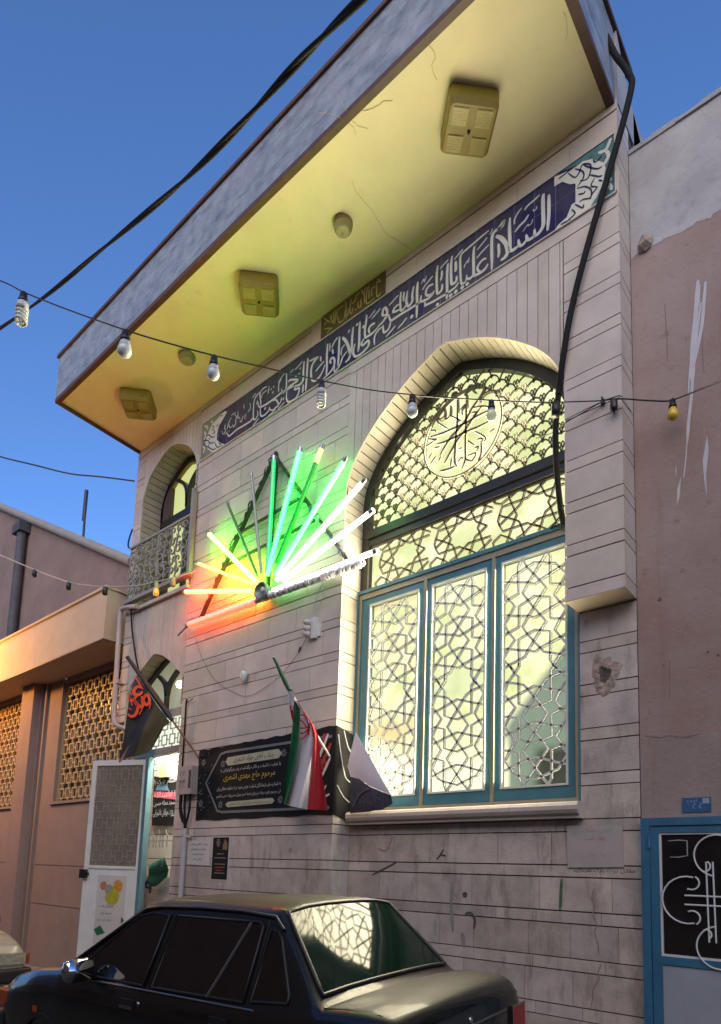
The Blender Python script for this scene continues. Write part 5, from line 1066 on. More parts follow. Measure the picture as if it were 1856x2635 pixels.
# ================================================================ MOURNING BANNER
bn = thing('mourning_banner', (-5.3, -.01, 2.2), 'black mourning banner with white and yellow writing, red flowers and a peeled corner', 'banner')
n = 26; vs = []; fs = []; rb = random.Random(2)
top = [(-6.43, 3.0), (-5.95, 3.015), (-5.3, 3.02), (-4.8, 3.03), (-4.222, 3.035)]
for i in range(n+1):
    t = i/n; x = -6.43+2.215*t; zt = 3.0+.035*t+.008*math.sin(i*2.1); zb = 2.165+.02*math.sin(i*.9)*.3
    for j in range(9):
        s_ = j/8; vs.append((x+(0 if i else .02*s_), -.008-.0015*(1+math.sin(i*1.3+j)), zt+(zb-zt)*s_))
for i in range(n):
    for j in range(8): k = i*9+j; fs.append((k, k+1, k+10, k+9))
k0 = len(vs)
for i in range(5):
    for j in range(9): s_ = j/8; vs.append((-4.207+.006, -.008+.256*i/4, 3.035-.012*i+(2.165-3.035)*s_))
for i in range(4):
    for j in range(8): k = k0+i*9+j; fs.append((k, k+1, k+10, k+9))
for j in range(8): fs.append((n*9+j, n*9+j+1, k0+j+1, k0+j))
a = MB(); a.add(vs, fs, smooth=True); a.build('sheet', BANNER, bn, fix=False)
a = MB()
a.stroke([(-4.25, 2.93), (-5.9, 2.935), (-6.0, 2.92), (-6.25, 2.60), (-6.0, 2.26), (-5.9, 2.245), (-4.25, 2.23)], .028, -.0145, -.0125, smooth=False, taper=False)
rb = random.Random(8)
for _ in range(60): 
    x = rb.uniform(-6.41, -6.15); z = rb.uniform(2.2, 2.97)
    if abs(z-2.6) < (x+6.12)*-1.1+.0 or rb.random() < .35: r_ = rb.uniform(.004, .011); a.lathe([(r_, 0), (r_*.3, -.001)], (x, -.0122, z), (0, 1, 0), 6)
for cx_, cz_ in ((-5.95, 2.80), (-5.95, 2.33), (-4.93, 2.83), (-4.95, 2.34), (-6.32, 2.85), (-6.33, 2.36)):
    for k in range(8): a.stroke([(cx_+.012*math.cos(k*.785), cz_+.012*math.sin(k*.785)), (cx_+.045*math.cos(k*.785), cz_+.045*math.sin(k*.785))], .012, -.0142, -.0122)
a.build('ornament', BSILV, bn)
a = MB(); a.prism([(-5.865, 2.87), (-5.02, 2.882), (-4.955, 2.83), (-5.01, 2.782), (-5.855, 2.772), (-5.905, 2.82)], -.0145, -.0125); a.prism([(-5.815, 2.358), (-5.075, 2.365), (-5.04, 2.335), (-5.075, 2.305), (-5.82, 2.297), (-5.86, 2.33)], -.0145, -.0125); a.build('cartouche', BCREAM, bn)
lettering('جناب آقای جواد اشعری', -5.76, -5.08, 2.792, .078, -.0152, BANNER, 'writing', bn)
lettering('با نهایت تاسف و تاثر درگذشت پدر بزرگوارتان را', -5.98, -4.97, 2.695, .055, -.0142, BWHITE, 'writing', bn)
lettering('مرحوم حاج مهدی اشعری', -5.92, -5.05, 2.575, .10, -.0142, BYEL, 'writing', bn)
lettering('به شما و سایر بازماندگان تسلیت عرض نموده و از خداوند متعال برای', -6.03, -4.95, 2.485, .055, -.0142, BWHITE, 'writing', bn)
lettering('آن مرحوم علو درجات و برای شما صبر جزیل مسئلت می نماییم', -6.03, -4.95, 2.40, .055, -.0142, BWHITE, 'writing', bn)
lettering('هیئت محبان فاطمه الزهرا (س) - باشگاه اشعری', -5.78, -5.11, 2.312, .038, -.0152, BANNER, 'writing', bn)
a = MB()
for _ in range(34):
    cx_ = rb.gauss(-4.50, .085); cz_ = rb.gauss(2.77, .085); r_ = rb.uniform(.03, .06); 
    if cx_ > -4.26: continue
    a.lathe([(r_, 0), (r_*.75, -.002), (r_*.3, -.003)], (cx_, -.0125-rb.uniform(0, .001), cz_), (0, 1, 0), 9)
a.build('red_flowers', BRED, bn)
a = MB(); a.stroke([(-4.30, 2.96), (-4.42, 2.72), (-4.60, 2.46), (-4.66, 2.30)], .035, -.0165, -.0145); a.stroke([(-4.26, 2.72), (-4.38, 2.52), (-4.55, 2.30)], .03, -.0165, -.0145); a.stroke([(-4.25, 2.36), (-4.38, 2.32), (-4.30, 2.45)], .025, -.0165, -.0145)
a.build('white_ribbon', BWHITE, bn)
a = MB(); a.stroke([(-4.26, 2.86), (-4.40, 2.62), (-4.56, 2.40)], .045, -.0150, -.0130); a.build('red_ribbon', mat('ribbon_red', (.30, .035, .025), .5), bn)
a = MB()
for p_ in (((.02, 2.95), (.07, 2.75), (.14, 2.55), (.22, 2.50)), ((.03, 2.45), (.12, 2.35), (.22, 2.30)), ((.10, 3.0), (.16, 2.86), (.22, 2.80))):
    pts = catmull([(-4.1985, y_, z_) for y_, z_ in p_], 4); a.tube(pts, .008, 5)
a.build('side_ribbon', BWHITE, bn)
PC = lambda pts, Y: [tuple(atY(450+u/2.4877, 1650+v/2.4877, Y)) for u, v in pts]
pw = PC([(1160, 580)], .16)+PC([(1220, 690), (1275, 790), (1330, 890), (1385, 985)], .09)+PC([(1250, 930), (1180, 880), (1125, 868)], .10)+PC([(1105, 800), (1130, 690)], .13)
c_ = tuple(sum(p[i] for p in pw)/len(pw) for i in range(3)); c_ = (c_[0], c_[1]-.035, c_[2])
a = MB(); a.add(pw+[c_], [(i, (i+1) % len(pw), len(pw)) for i in range(len(pw))], smooth=True); a.build('peeled_back', WHITEF, bn, fix=False)
pd = PC([(1125, 868), (1180, 882), (1250, 932), (1330, 965), (1385, 985), (1395, 1040), (1330, 1078), (1240, 1092), (1120, 1102), (1122, 980)], .095)
c_ = tuple(sum(p[i] for p in pd)/len(pd) for i in range(3)); c_ = (c_[0], c_[1]-.015, c_[2])
a = MB(); a.add(pd+[c_], [(i, (i+1) % len(pd), len(pd)) for i in range(len(pd))], smooth=True); a.build('turned_corner', mat('banner_navy', (.030, .038, .058), .45, var=.4, scale=25), bn, fix=False)
a = MB()
for pts_ in ([(1140, 1060), (1180, 985), (1240, 945)],): a.tube(catmull(PC(pts_, .072), 4), .006, 5)
for _ in range(60): 
    u = rb.uniform(1170, 1340); v = rb.uniform(985, 1070); p = PC([(u, v)], .072)[0]; r_ = rb.uniform(.002, .005); a.lathe([(r_, 0), (r_*.4, -.002)], p, (0, 1, 0), 5)
a.build('corner_ornament', BSILV, bn)
# ================================================================ FLAGS
def loft(rows, ncols, thick_fn=None):
    """rows: list of polylines (same count) -> grid"""
    vs = []; fs = []
    for r_ in rows: vs += r_
    m_ = len(rows[0])
    for i in range(len(rows)-1):
        for j in range(m_-1): k = i*m_+j; fs.append((k, k+1, k+m_+1, k+m_))
    return vs, fs
bf = thing('black_flag', (-6.42, -.02, 2.94), 'black mourning flag with orange-red calligraphy on a pole slanting out over the door', 'flag')
B0 = Vector(atY(512, 1950, -.02)); B1 = Vector(atY(329, 1693, -.52))
pole = MB(); pole.tube([B0, B0+(B1-B0)*.5, B1], [.013, .012, .011], 8); pole.build('pole', WOODP, bf)
nrm = (B1-B0).cross(Vector((0, 0, 1))).normalized()
def onflag(u, v, off=0):
    d = Vector(_ray(u, v)); C_ = Vector(CAM); t = (B0-C_).dot(nrm)/d.dot(nrm); p = C_+d*t; s_ = nrm if nrm.dot(C_-p) > 0 else -nrm; return p+s_*off
sl_ = MB(); q0, q1 = B0+(B1-B0)*.33, B0+(B1-B0)*.98
sl_.tube([B0+(B1-B0)*t for t in (.36, .42, .5, .6, .7, .8, .9, .97, 1.01)], [.022, .032, .036, .037, .035, .030, .026, .022, .026], 10); sl_.build('rolled_cloth', BLACKF, bf)
Ltop = [(352, 1740), (372, 1765), (392, 1795), (412, 1824), (430, 1848), (440, 1860)]
Lbot = [(330, 1835), (303, 1968), (330, 1953), (365, 1941), (395, 1933), (396, 1900)]
NR, NC = 17, 12; rows = []
def along(L, t):
    s_ = t*(len(L)-1); i = min(int(s_), len(L)-2); f = s_-i; return (L[i][0]+(L[i+1][0]-L[i][0])*f, L[i][1]+(L[i+1][1]-L[i][1])*f)
for i in range(NR):
    t = i/(NR-1); a_ = along(Ltop, t); b_ = along(Lbot, t); row_ = []
    for j in range(NC): s_ = j/(NC-1); row_.append(tuple(onflag(a_[0]+(b_[0]-a_[0])*s_, a_[1]+(b_[1]-a_[1])*s_, .030*math.sin(t*13+s_*3)*min(1, s_*2)+.016)))
    rows.append(row_)
vs, fs = loft(rows, NC); a = MB()
for fi, f in enumerate(fs):
    pass
a.add(vs, fs, smooth=True); a.mi = [1 if (i//(NC-1))/(NR-2) > .52 else 0 for i in range(len(fs))]; a.build('cloth', [BLACKF, OLIVEF], bf, fix=False)
FL = """58:770,790 700,775 640,840 665,905 740,900 785,850
52:610,880 565,950 590,1000 640,1000 680,1060
56:690,930 650,1000 720,1090 790,1090 770,930
50:830,900 800,1000 850,1075 905,1010 860,900 820,960
48:640,960 700,1080 695,1180 650,1250 590,1265 540,1225
30:925,1045 895,1140
30:785,1125 730,1235
34:600,1030 612,1085
26:545,1120 600,1160
26:655,600 715,690 790,820"""
a = MB()
for l in FL.split('\n'):
    w_, r_ = l.split(':'); P = catmull([(250+float(p.split(',')[0])/6.468, 1650+float(p.split(',')[1])/6.468) for p in r_.split()], 5); hw = float(w_)/6.468/2
    vs = []; 
    for i, (u, v) in enumerate(P):
        a_ = P[max(i-1, 0)]; b_ = P[min(i+1, len(P)-1)]; tx, ty = b_[0]-a_[0], b_[1]-a_[1]; l_ = math.hypot(tx, ty) or 1; h_ = hw*(.55+.45*math.sin(math.pi*min(1, max(0, i/(len(P)-1)))))
        vs += [tuple(onflag(u-ty/l_*h_, v+tx/l_*h_, .040)), tuple(onflag(u+ty/l_*h_, v-tx/l_*h_, .040))]
    a.add(vs, [(2*i, 2*i+1, 2*i+3, 2*i+2) for i in range(len(P)-1)])
a.build('calligraphy', ORANGE, bf, fix=False)
# national flag
nf = thing('national_flag', (-4.15, -.05, 2.9), 'green, white and red flag with a red emblem hanging before the banner', 'flag')
def tq(u, v, Y): return Vector(atY(450+u/3.234, 1600+v/3.234, Y))
pole = MB(); pole.tube([tq(820, 295, -.46), tq(960, 575, -.36), tq(1130, 860, -.26), tq(1290, 1120, -.02)], .011, 8); pole.build('pole', WHITEP, nf)
a = MB(); pts = [tq(822, 300, -.462), tq(850, 350, -.455), tq(885, 430, -.43), tq(925, 510, -.40), tq(955, 570, -.38)]; a.tube(pts, [.013, .016, .020, .024, .020], 9); a.build('rolled_green', mat('dark_green_cloth', (.006, .045, .022), .75, var=.3), nf)
def strip(name, Lp, Rp, material, k=0, Y0=-.33, Y1=-.24, n=22, m_=6, off=0):
    vs = []
    for i in range(n+1):
        t = i/n; A_ = along(Lp, t); B_ = along(Rp, t)
        for j in range(m_+1):
            s_ = j/m_; y = Y0+(Y1-Y0)*t-(.014+.022*t)*math.sin(s_*6.5+k*1.7+t*3)-off; vs.append(tuple(tq(A_[0]+(B_[0]-A_[0])*s_, A_[1]+(B_[1]-A_[1])*s_, y)))
    fs = [(i*(m_+1)+j, i*(m_+1)+j+1, (i+1)*(m_+1)+j+1, (i+1)*(m_+1)+j) for i in range(n) for j in range(m_)]
    a = MB(); a.add(vs, fs, smooth=True); return a.build(name, material, nf, fix=False)
GL = [(985, 615), (990, 760), (975, 900), (960, 1050), (935, 1220), (905, 1400), (890, 1510)]
GR = [(1000, 620), (1043, 720), (1040, 860), (1035, 1000), (1010, 1180), (965, 1400), (930, 1528)]
WR = [(1020, 660), (1125, 830), (1145, 960), (1140, 1100), (1128, 1280), (1112, 1450), (1103, 1562)]
RR = [(1030, 670), (1150, 850), (1190, 920), (1205, 1080), (1225, 1260), (1255, 1440), (1272, 1570)]
strip('green_stripe', GL, GR, GREENF, 0); strip('white_stripe', GR, WR, WHITEF, 1.2); strip('red_stripe', WR, RR, REDF, 2.4)
strip('white_fold', [(945, 575), (942, 610), (948, 660), (955, 720)], [(975, 560), (998, 610), (995, 660), (985, 740)], WHITEF, 0, -.37, -.33, 8, 3); strip('red_fold', [(952, 700), (960, 740), (970, 790), (980, 830)], [(985, 690), (988, 750), (988, 800), (985, 840)], REDF, 0, -.35, -.33, 8, 3)
a = MB()
def fst(pts, w_, Y=-.335):
    P = catmull(pts, 4); vs = []
    for i, (u, v) in enumerate(P):
        a_ = P[max(i-1, 0)]; b_ = P[min(i+1, len(P)-1)]; tx, ty = b_[0]-a_[0], b_[1]-a_[1]; l_ = math.hypot(tx, ty) or 1; h_ = w_/2
        vs += [tuple(tq(u-ty/l_*h_, v+tx/l_*h_, Y)), tuple(tq(u+ty/l_*h_, v-tx/l_*h_, Y))]
    a.add(vs, [(2*i, 2*i+1, 2*i+3, 2*i+2) for i in range(len(P)-1)])
for s_ in ([(1045, 775), (1085, 785), (1105, 830), (1115, 880)], [(1040, 815), (1070, 840), (1100, 880)], [(1120, 840), (1118, 890), (1110, 940)], [(1040, 885), (1080, 885), (1125, 875)], [(1040, 930), (1075, 925), (1110, 895)], [(1042, 975), (1075, 965), (1100, 930), (1115, 890)]): fst(s_, 13)
a.build('red_emblem', REDF, nf, fix=False)
# kufic edging: little square hooks along both stripe seams
kf = MB()
def hook(u, v, w_, h_, Y, mi): 
    for (u0, v0, u1, v1) in ((u, v, u+w_, v+3.5), (u, v, u+3.5, v+h_), (u+w_-3.5, v+h_*.4, u+w_, v+h_), (u+w_*.4, v+h_-3.5, u+w_, v+h_)):
        kf.add([tuple(tq(u0, v0, Y)), tuple(tq(u1, v0, Y)), tuple(tq(u1, v1, Y)), tuple(tq(u0, v1, Y))], [(0, 1, 2, 3)], mi)
for i in range(26): 
    v = 960+i*23; x_ = along(WR, (v-660)/(1562-660))[0] if v < 1562 else 1103
    hook(x_-2, v, 16, 17, -.338+.09*(v-660)/900, 0)
kf.build('kufic_edging', WHITEF, nf, fix=False); kf = MB()
for i in range(16):
    v = 1160+i*23; x_ = along(GR, (v-620)/(1528-620))[0] if v < 1528 else 930
    hook(x_-17, v, 15, 17, -.338+.09*(v-660)/900, 0)
kf.build('kufic_edging', WHITEF, nf, fix=False)
# ================================================================ MARKS ON THE STONE (shallow real patches)
def mark(name, pts, w_, y, material, label, cat='wall stain', px=True):
    a = MB()
    for P in pts: a.stroke([tuple(atY(u, v, y)[[0, 2]]) for u, v in P] if px else P, w_, y-.0022, y-.0004)
    return tag(a.build(name, material), label, cat)
mark('green_streak', [[(1446, 2262), (1444, 2300), (1442, 2342)]], .022, .25, STAING, 'dark green streak running down the lower wall right of centre', 'paint streak')
for (u, v, r_, y_, lb) in ((1197, 2303, .022, .25, 'round dark drain hole in the lower wall under the window'), (747, 2188, .018, 0, 'small round hole in the lower wall left of the window')):
    p = atY(u, v, y_); a = MB(); a.lathe([(r_, -.003), (r_*1.1, 0), (r_*.8, .001), (.001, .001)], (p[0], y_-.0005, p[2]), (0, 1, 0), 14); tag(a.build('drain_hole', STAINPIT), lb, 'hole')
mark('scratch_mark', [[(1020, 2220), (990, 2236), (958, 2252)]], .02, .25, STAINPIT, 'long dark scratch low on the wall under the window sill')
mark('chip_mark', [[(1142, 2186), (1134, 2200), (1124, 2212)], [(1134, 2200), (1148, 2203)]], .016, .25, STAINPIT, 'black forked chip mark on the lower wall')
mark('arch_smudge', [[(1198, 2352), (1212, 2350), (1222, 2368), (1220, 2392)]], .022, .25, STAINPIT, 'hook-shaped dark smudge below the drain hole')
mark('brown_chip', [[(972, 2183), (990, 2190), (1002, 2178), (1010, 2152)]], .014, .25, STAINR, 'brown leaf-shaped chip on the stone under the sill')
mark('rust_run', [[(1530, 2285), (1524, 2310), (1530, 2330), (1527, 2355), (1536, 2380), (1531, 2400), (1540, 2430), (1541, 2460)], [(1550, 2480), (1540, 2500), (1542, 2520), (1528, 2545), (1526, 2570), (1519, 2600)]], .008, .25, STAINR, 'rusty crack running down the stone under the plaque')
mark('damp_patch', [[(1165, 2270), (1162, 2330), (1166, 2400)], [(1190, 2400), (1195, 2440)]], .035, .25, mat('damp', (.26, .235, .20), .8, var=.2, scale=20), 'greyish damp run left of the drain hole')
# broken hole right of the window: raised relief, the shade of its depth painted at the centre
hx, hz = -1.69, 3.16; a = MB(); rh = random.Random(11); n = 22; rings = []
for k, (rr_, yy_) in enumerate(((1.0, -.001), (.85, -.008), (.62, -.013), (.42, -.011), (.22, -.004))):
    ring_ = []
    for i in range(n):
        an = 2*math.pi*i/n; q_ = rr_*(1+.14*math.sin(an*3+1)+.10*math.sin(an*7)+rh.uniform(-.16, .16)); ring_.append((hx+.105*q_*math.cos(an)-.004, .25+yy_+rh.uniform(-.003, .003), hz+.155*q_*math.sin(an)-.25*max(0, -math.sin(an))*.0))
    rings.append(ring_)
vs = [p for r_ in rings for p in r_]+[(hx+.02, .2495, hz)]
fs = [(k*n+i, k*n+(i+1) % n, (k+1)*n+(i+1) % n, (k+1)*n+i) for k in range(4) for i in range(n)]+[(4*n+i, 4*n+(i+1) % n, 5*n) for i in range(n)]
a.add(vs, fs, [0][0]); a.mi = [1 if i//n >= 3 else 0 for i in range(len(fs))]; tag(a.build('broken_stone_hole', [RUBBLE, STAINPIT], fix=False), 'rough broken crater in the stone right of the blue casements', 'wall damage')
# ================================================================ IN THE VESTIBULE
def vpx(pts, Y): return [tuple(atY(200+u/4.0425, 1900+v/4.0425, Y)[[0, 2]]) for u, v in pts]
vy = .615
p = MB(); p.prism(vpx([(795, 395), (1040, 432), (1040, 902), (770, 908)], vy), vy, vy+.004); p = tag(p.build('inner_banner', BANNER), 'black and pink banner hanging inside the lit doorway', 'banner')
a = MB(); a.prism(vpx([(793, 555), (1035, 562), (1035, 640), (790, 612)], vy-.002), vy-.004, vy-.001); a.build('pink_band', mat('pink_print', (.60, .07, .12), .6), p)
def vlet(tx, c4, m_): (x0_, zt), (x1_, zb) = vpx(c4, vy-.006); lettering(tx, x0_, x1_, zb, zt-zb, vy-.006, m_, 'writing', p)
vlet('السلام علیک یا', [(800, 430), (1025, 480)], BWHITE); vlet('یا اباعبدالله', [(800, 560), (1030, 615)], BWHITE); vlet('مسجد محله حسین', [(795, 650), (1025, 700)], BWHITE); vlet('هیئت جوانان عاشورایی', [(790, 740), (1020, 810)], BWHITE)
a = MB(); a.prism(vpx([(810, 540), (830, 490), (880, 460), (930, 490), (950, 545)], vy-.002), vy-.004, vy-.001); a.build('dome_print', mat('dome_blue', (.10, .22, .32), .6), p)
p = MB(); (x0_, zt), (x1_, zb) = vpx([(755, 935), (1000, 1200)], .45); p.box(x0_-.05, x1_+.1, .98, 1.16, zb, zt); p.box(x0_-.07, x1_+.1, .95, 1.17, zt, zt+.05); p = tag(p.build('shrine_box', mat('pale_metal', (.38, .42, .48), .35, var=.12)), 'pale silver box with little arches inside the doorway', 'donation box')
a = MB()
for i in range(3): cx_ = x0_+.06+i*.17; a.stroke([(cx_-.05, zb+.08), (cx_-.05, zb+.24), (cx_, zb+.32), (cx_+.05, zb+.24), (cx_+.05, zb+.08)], .012, .442, .45, smooth=False, taper=False)
a.build('arch_relief', STEEL, p)
(x0_, zt), (x1_, zb) = vpx([(862, 290), (935, 400)], .58); r = thing('wall_switch_box', (x0_, .58, zb), 'yellowish switch box on the wall inside the doorway', 'switch box')
a = MB(); a.box(x0_, x1_, .57, .64, zb, zt); a.build('case', mat('ivory_plastic', (.50, .46, .22), .4), r); a = MB(); a.tube(catmull([(x0_+.06, .60, zt), (x0_+.08, .60, zt+.10), (x0_+.05, .60, zt+.2)], 4), .012, 6); a.build('cord', BEIGE, r)
def vp(u, v, Y): return tuple(atY(200+u/4.0425, 1900+v/4.0425, Y))
r = thing('green_folded_banner', vp(820, 1500, .3), 'dark green folded cloth on a stand in the doorway', 'folded banner')
a = MB()
A_ = [(740, 1322), (820, 1275), (905, 1238)]; B_ = [(738, 1425), (850, 1400), (948, 1372)]; C__ = [(700, 1500), (800, 1545), (930, 1440)]
rows = [[vp(u, v, .32+.03*math.sin(i*2)) for i, (u, v) in enumerate(catmull(A_, 4))], [vp(u, v, .24) for u, v in catmull([(738, 1375), (840, 1350), (925, 1310)], 4)], [vp(u, v, .33) for u, v in catmull(B_, 4)], [vp(u, v, .25) for u, v in catmull([(720, 1465), (820, 1480), (940, 1405)], 4)], [vp(u, v, .31) for u, v in catmull(C__, 4)]]
vs, fs = loft(rows, 9); a.add(vs, fs, smooth=True); a.build('cloth', mat('bottle_green', (.012, .085, .05), .6, var=.3, scale=12), r, fix=False)
a = MB(); a.tube([vp(740, 1500, .3), vp(758, 1560, .3), vp(750, 1610, .3)], .015, 6); a.tube([vp(700, 1500, .29), vp(712, 1545, .29), vp(760, 1560, .29)], .02, 6); a.build('strap', BLACKF, r)
(x0_, zt), (x1_, zb) = vpx([(715, 1430), (960, 1700)], .55); p = MB(); p.box(x0_, x1_+.05, .50, .54, zb-.5, zt); p = tag(p.build('notice_board', PAPER), 'white lettered board low in the doorway', 'notice board')
for k, tx in enumerate(('اطلاعیه', 'برنامه هفتگی')): lettering(tx, x0_+.12, x1_-.06, zt-.22-.13*k, .07, .497, mat('pale_print', (.35, .33, .30), .7), 'writing', p)
# doorway lamp: the fluorescent tube that lights the vestibule, hung under its ceiling
r = thing('vestibule_lamp', (-7.6, .42, 3.5), 'fluorescent lamp under the ceiling of the lit doorway', 'lamp')
a = MB(); a.box(-8.1, -7.1, .39, .45, 3.56, 3.60); a.build('batten', WHITEP, r); a = MB(); a.tube([(-8.08, .42, 3.53), (-7.12, .42, 3.53)], .02, 8); a.build('tube', tube_mat('lamp_white', (1, .98, .88), 9), r)
ll = bpy.data.lights.new('vestibule_light', 'AREA'); ll.shape = 'RECTANGLE'; ll.size = 1.1; ll.size_y = .1; ll.energy = 24; ll.color = (1, .97, .86); lo = bpy.data.objects.new('vestibule_light', ll); COL.objects.link(lo); lo.location = (-7.6, .40, 3.49)
p = vp(1000, -565, .2); q = Vector(atY(462, 1761, .17)); a = MB(); a.lathe([(.001, .05), (.03, .04), (.045, 0), (.03, -.04), (.001, -.05)], q, (0, 0, 1), 12); tag(a.build('fanlight_bulb', tube_mat('warm_lamp', (1, .75, .35), 6)), 'small warm bulb glowing in the pointed fanlight over the door', 'light bulb')
# ================================================================ CARS
def car_mats(pre, col, dust, rough, coat):
    m = bpy.data.materials.new(pre+'_paint'); m.use_nodes = True; n = m.node_tree.nodes; L = m.node_tree.links; b = n['Principled BSDF']
    g = n.new('ShaderNodeNewGeometry'); sp = n.new('ShaderNodeSeparateXYZ'); L.new(g.outputs['Normal'], sp.inputs[0])
    mr = n.new('ShaderNodeMapRange'); mr.inputs[1].default_value = .70; mr.inputs[2].default_value = .97; mr.inputs[3].default_value = .03; mr.inputs[4].default_value = dust; L.new(sp.outputs['Z'], mr.inputs[0])
    no = n.new('ShaderNodeTexNoise'); no.inputs['Scale'].default_value = 4; no.inputs['Detail'].default_value = 8; L.new(g.outputs['Position'], no.inputs[0])
    m2 = n.new('ShaderNodeMapRange'); m2.inputs[1].default_value = .3; m2.inputs[2].default_value = .7; m2.inputs[3].default_value = .7; m2.inputs[4].default_value = 1.15; L.new(no.outputs['Fac'], m2.inputs[0])
    mm = n.new('ShaderNodeMath'); mm.operation = 'MULTIPLY'; L.new(mr.outputs[0], mm.inputs[0]); L.new(m2.outputs[0], mm.inputs[1])
    mx = n.new('ShaderNodeMix'); mx.data_type = 'RGBA'; L.new(mm.outputs[0], mx.inputs[0]); mx.inputs[6].default_value = (*col, 1); mx.inputs[7].default_value = (.060, .053, .044, 1); L.new(mx.outputs[2], b.inputs['Base Color'])
    rr = n.new('ShaderNodeMapRange'); L.new(mm.outputs[0], rr.inputs[0]); rr.inputs[3].default_value = rough; rr.inputs[4].default_value = .75; L.new(rr.outputs[0], b.inputs['Roughness'])
    cc = n.new('ShaderNodeMapRange'); L.new(mm.outputs[0], cc.inputs[0]); cc.inputs[1].default_value = 0; cc.inputs[2].default_value = .6; cc.inputs[3].default_value = coat; cc.inputs[4].default_value = coat*.12; L.new(cc.outputs[0], b.inputs['Coat Weight']); b.inputs['Coat Roughness'].default_value = .05; b.inputs['Specular IOR Level'].default_value = .3
    return m
def make_car(name, label, paint, group=None):
    root = bpy.data.objects.new(name, None); COL.objects.link(root); tag(root, label, 'car', group)
    # key stations: x, deck/roof blend (0 deck, 1 roof), deck z, half width factor, roof z factor
    K = [(0.06, 0, .79, .87), (.075, 0, .84, .92), (.11, 0, .885, .955), (.17, 0, .912, .98), (.27, 0, .922, .993), (.42, 0, .920, 1.0), (.545, 0, .905, 1.0), (.585, .06, .905, 1.0), (1.00, 1, .90, 1.0), (1.06, 1.02, .895, 1.0), (1.6, 1.035, .885, 1.0), (2.20, 1.0, .88, 1.0), (2.27, .97, .88, 1.0), (2.99, .04, .89, 1.0), (3.04, 0, .888, .995), (3.4, 0, .85, .985), (3.72, 0, .775, .965), (3.85, 0, .73, .93), (3.93, 0, .64, .86)]
    def station(i):
        x, t, zd, wf = K[i]
        pts = [(.70*wf, .24), (.775*wf, .34), (.797*wf, .52), (.80*wf, .66), (.787*wf, .76), (.768*wf, zd-.05), (.742*wf, zd-.01)]
        if zd < .84: pts = [(.70*wf, .24), (.775*wf, .34), (.797*wf, .50), (.80*wf, .58), (.79*wf, zd-.12), (.775*wf, zd-.06), (.745*wf, zd-.015)]
        zr = zd+.01+(1.345-zd-.01)*t; y6 = (.742-(zr-.87)*.385)*wf if t > 0 else .715*wf
        y6 = min(y6, .715*wf)
        pts.append(((pts[-1][0]+y6)/2, (pts[-1][1]+zr)/2)); pts.append((y6, zr))
        cr = .028 if t <= 0 else .028+.035*min(t, 1)
        pts += [(y6*.93, zr+cr*.45), (y6*.62, zr+cr*.85), (y6*.3, zr+cr*.98), (0, zr+cr)]
        return x, pts
    ST = [station(i) for i in range(len(K))]
    def sec(x):
        for i in range(len(ST)-1):
            if ST[i][0] <= x <= ST[i+1][0]: break
        x0, A_ = ST[i]; x1, B_ = ST[i+1]; t = (x-x0)/(x1-x0); return [(a_[0]+(b_[0]-a_[0])*t, a_[1]+(b_[1]-a_[1])*t) for a_, b_ in zip(A_, B_)]
    def S(x, k):
        P = sec(x); i = min(int(k), len(P)-2); f = k-i; return Vector((x, P[i][0]+(P[i+1][0]-P[i][0])*f, P[i][1]+(P[i+1][1]-P[i][1])*f))
    xs = []
    for i in range(len(K)-1):
        m_ = max(1, int((K[i+1][0]-K[i][0])/.07)); xs += [K[i][0]+(K[i+1][0]-K[i][0])*j/m_ for j in range(m_)]
    xs.append(K[-1][0]); NP = len(ST[0][1]); b = MB(); vs = []
    for x in xs:
        P = sec(x); vs += [(x, y, z) for y, z in P]+[(x, -y, z) for y, z in P[-2::-1]]
    W_ = 2*NP-1; WHX = (.80, 3.145); fs = []
    for i in range(len(xs)-1):
        for j in range(W_-1): fs.append((i*W_+j, i*W_+j+1, (i+1)*W_+j+1, (i+1)*W_+j))
    fs.append(tuple(range(W_-1, -1, -1))); fs.append(tuple(range((len(xs)-1)*W_, len(xs)*W_)))
    b.add(vs, fs, smooth=True); body = b.build('body', paint, root)
    me = body.data
    wn = body.modifiers.new('bev', 'BEVEL'); wn.width = .012; wn.segments = 2; wn.angle_limit = R(28); wn.limit_method = 'ANGLE'
    # glass
    def side_y(z): return .742-(z-.87)*.385
    def sidepoly(poly, off, sgn=1, th=.004):
        return [(x, sgn*(side_y(z)+off), z) for x, z in poly]
    gm = MAT['car_glass_side']; tr = MAT['car_trim']
    for sgn in (1, -1):
        for nm, poly in (('front_window', [(2.84, .893), (2.02, .888), (1.985, 1.305), (2.16, 1.312), (2.30, 1.285)]), ('rear_window', [(1.93, .888), (1.10, .895), (1.10, 1.285), (1.14, 1.305), (1.895, 1.308)]), ('quarter_window', [(1.045, .905), (.77, .925), (.775, .965), (.925, 1.22), (.965, 1.262), (1.03, 1.275)])):
            g_ = MB(); A_ = sidepoly(poly, .010, sgn); g_.add(A_, [tuple(range(len(A_)))]); g_ = g_.build(nm, gm, root, fix=False)
            t_ = MB(); B_ = sidepoly(poly, .009, sgn); t_.tube([Vector(p) for p in B_+[B_[0], B_[1]]], .010, 6, cap=False); t_.build('seal', tr, g_)
        t_ = MB(); p0 = Vector((1.40, sgn*(side_y(.89)+.012), .89)); p1 = Vector((1.20, sgn*(side_y(1.30)+.012), 1.30)); t_.tube([p0, p1], .011, 6); t_.build('window_bar', MAT['car_bar'], root)
        t_ = MB(); 
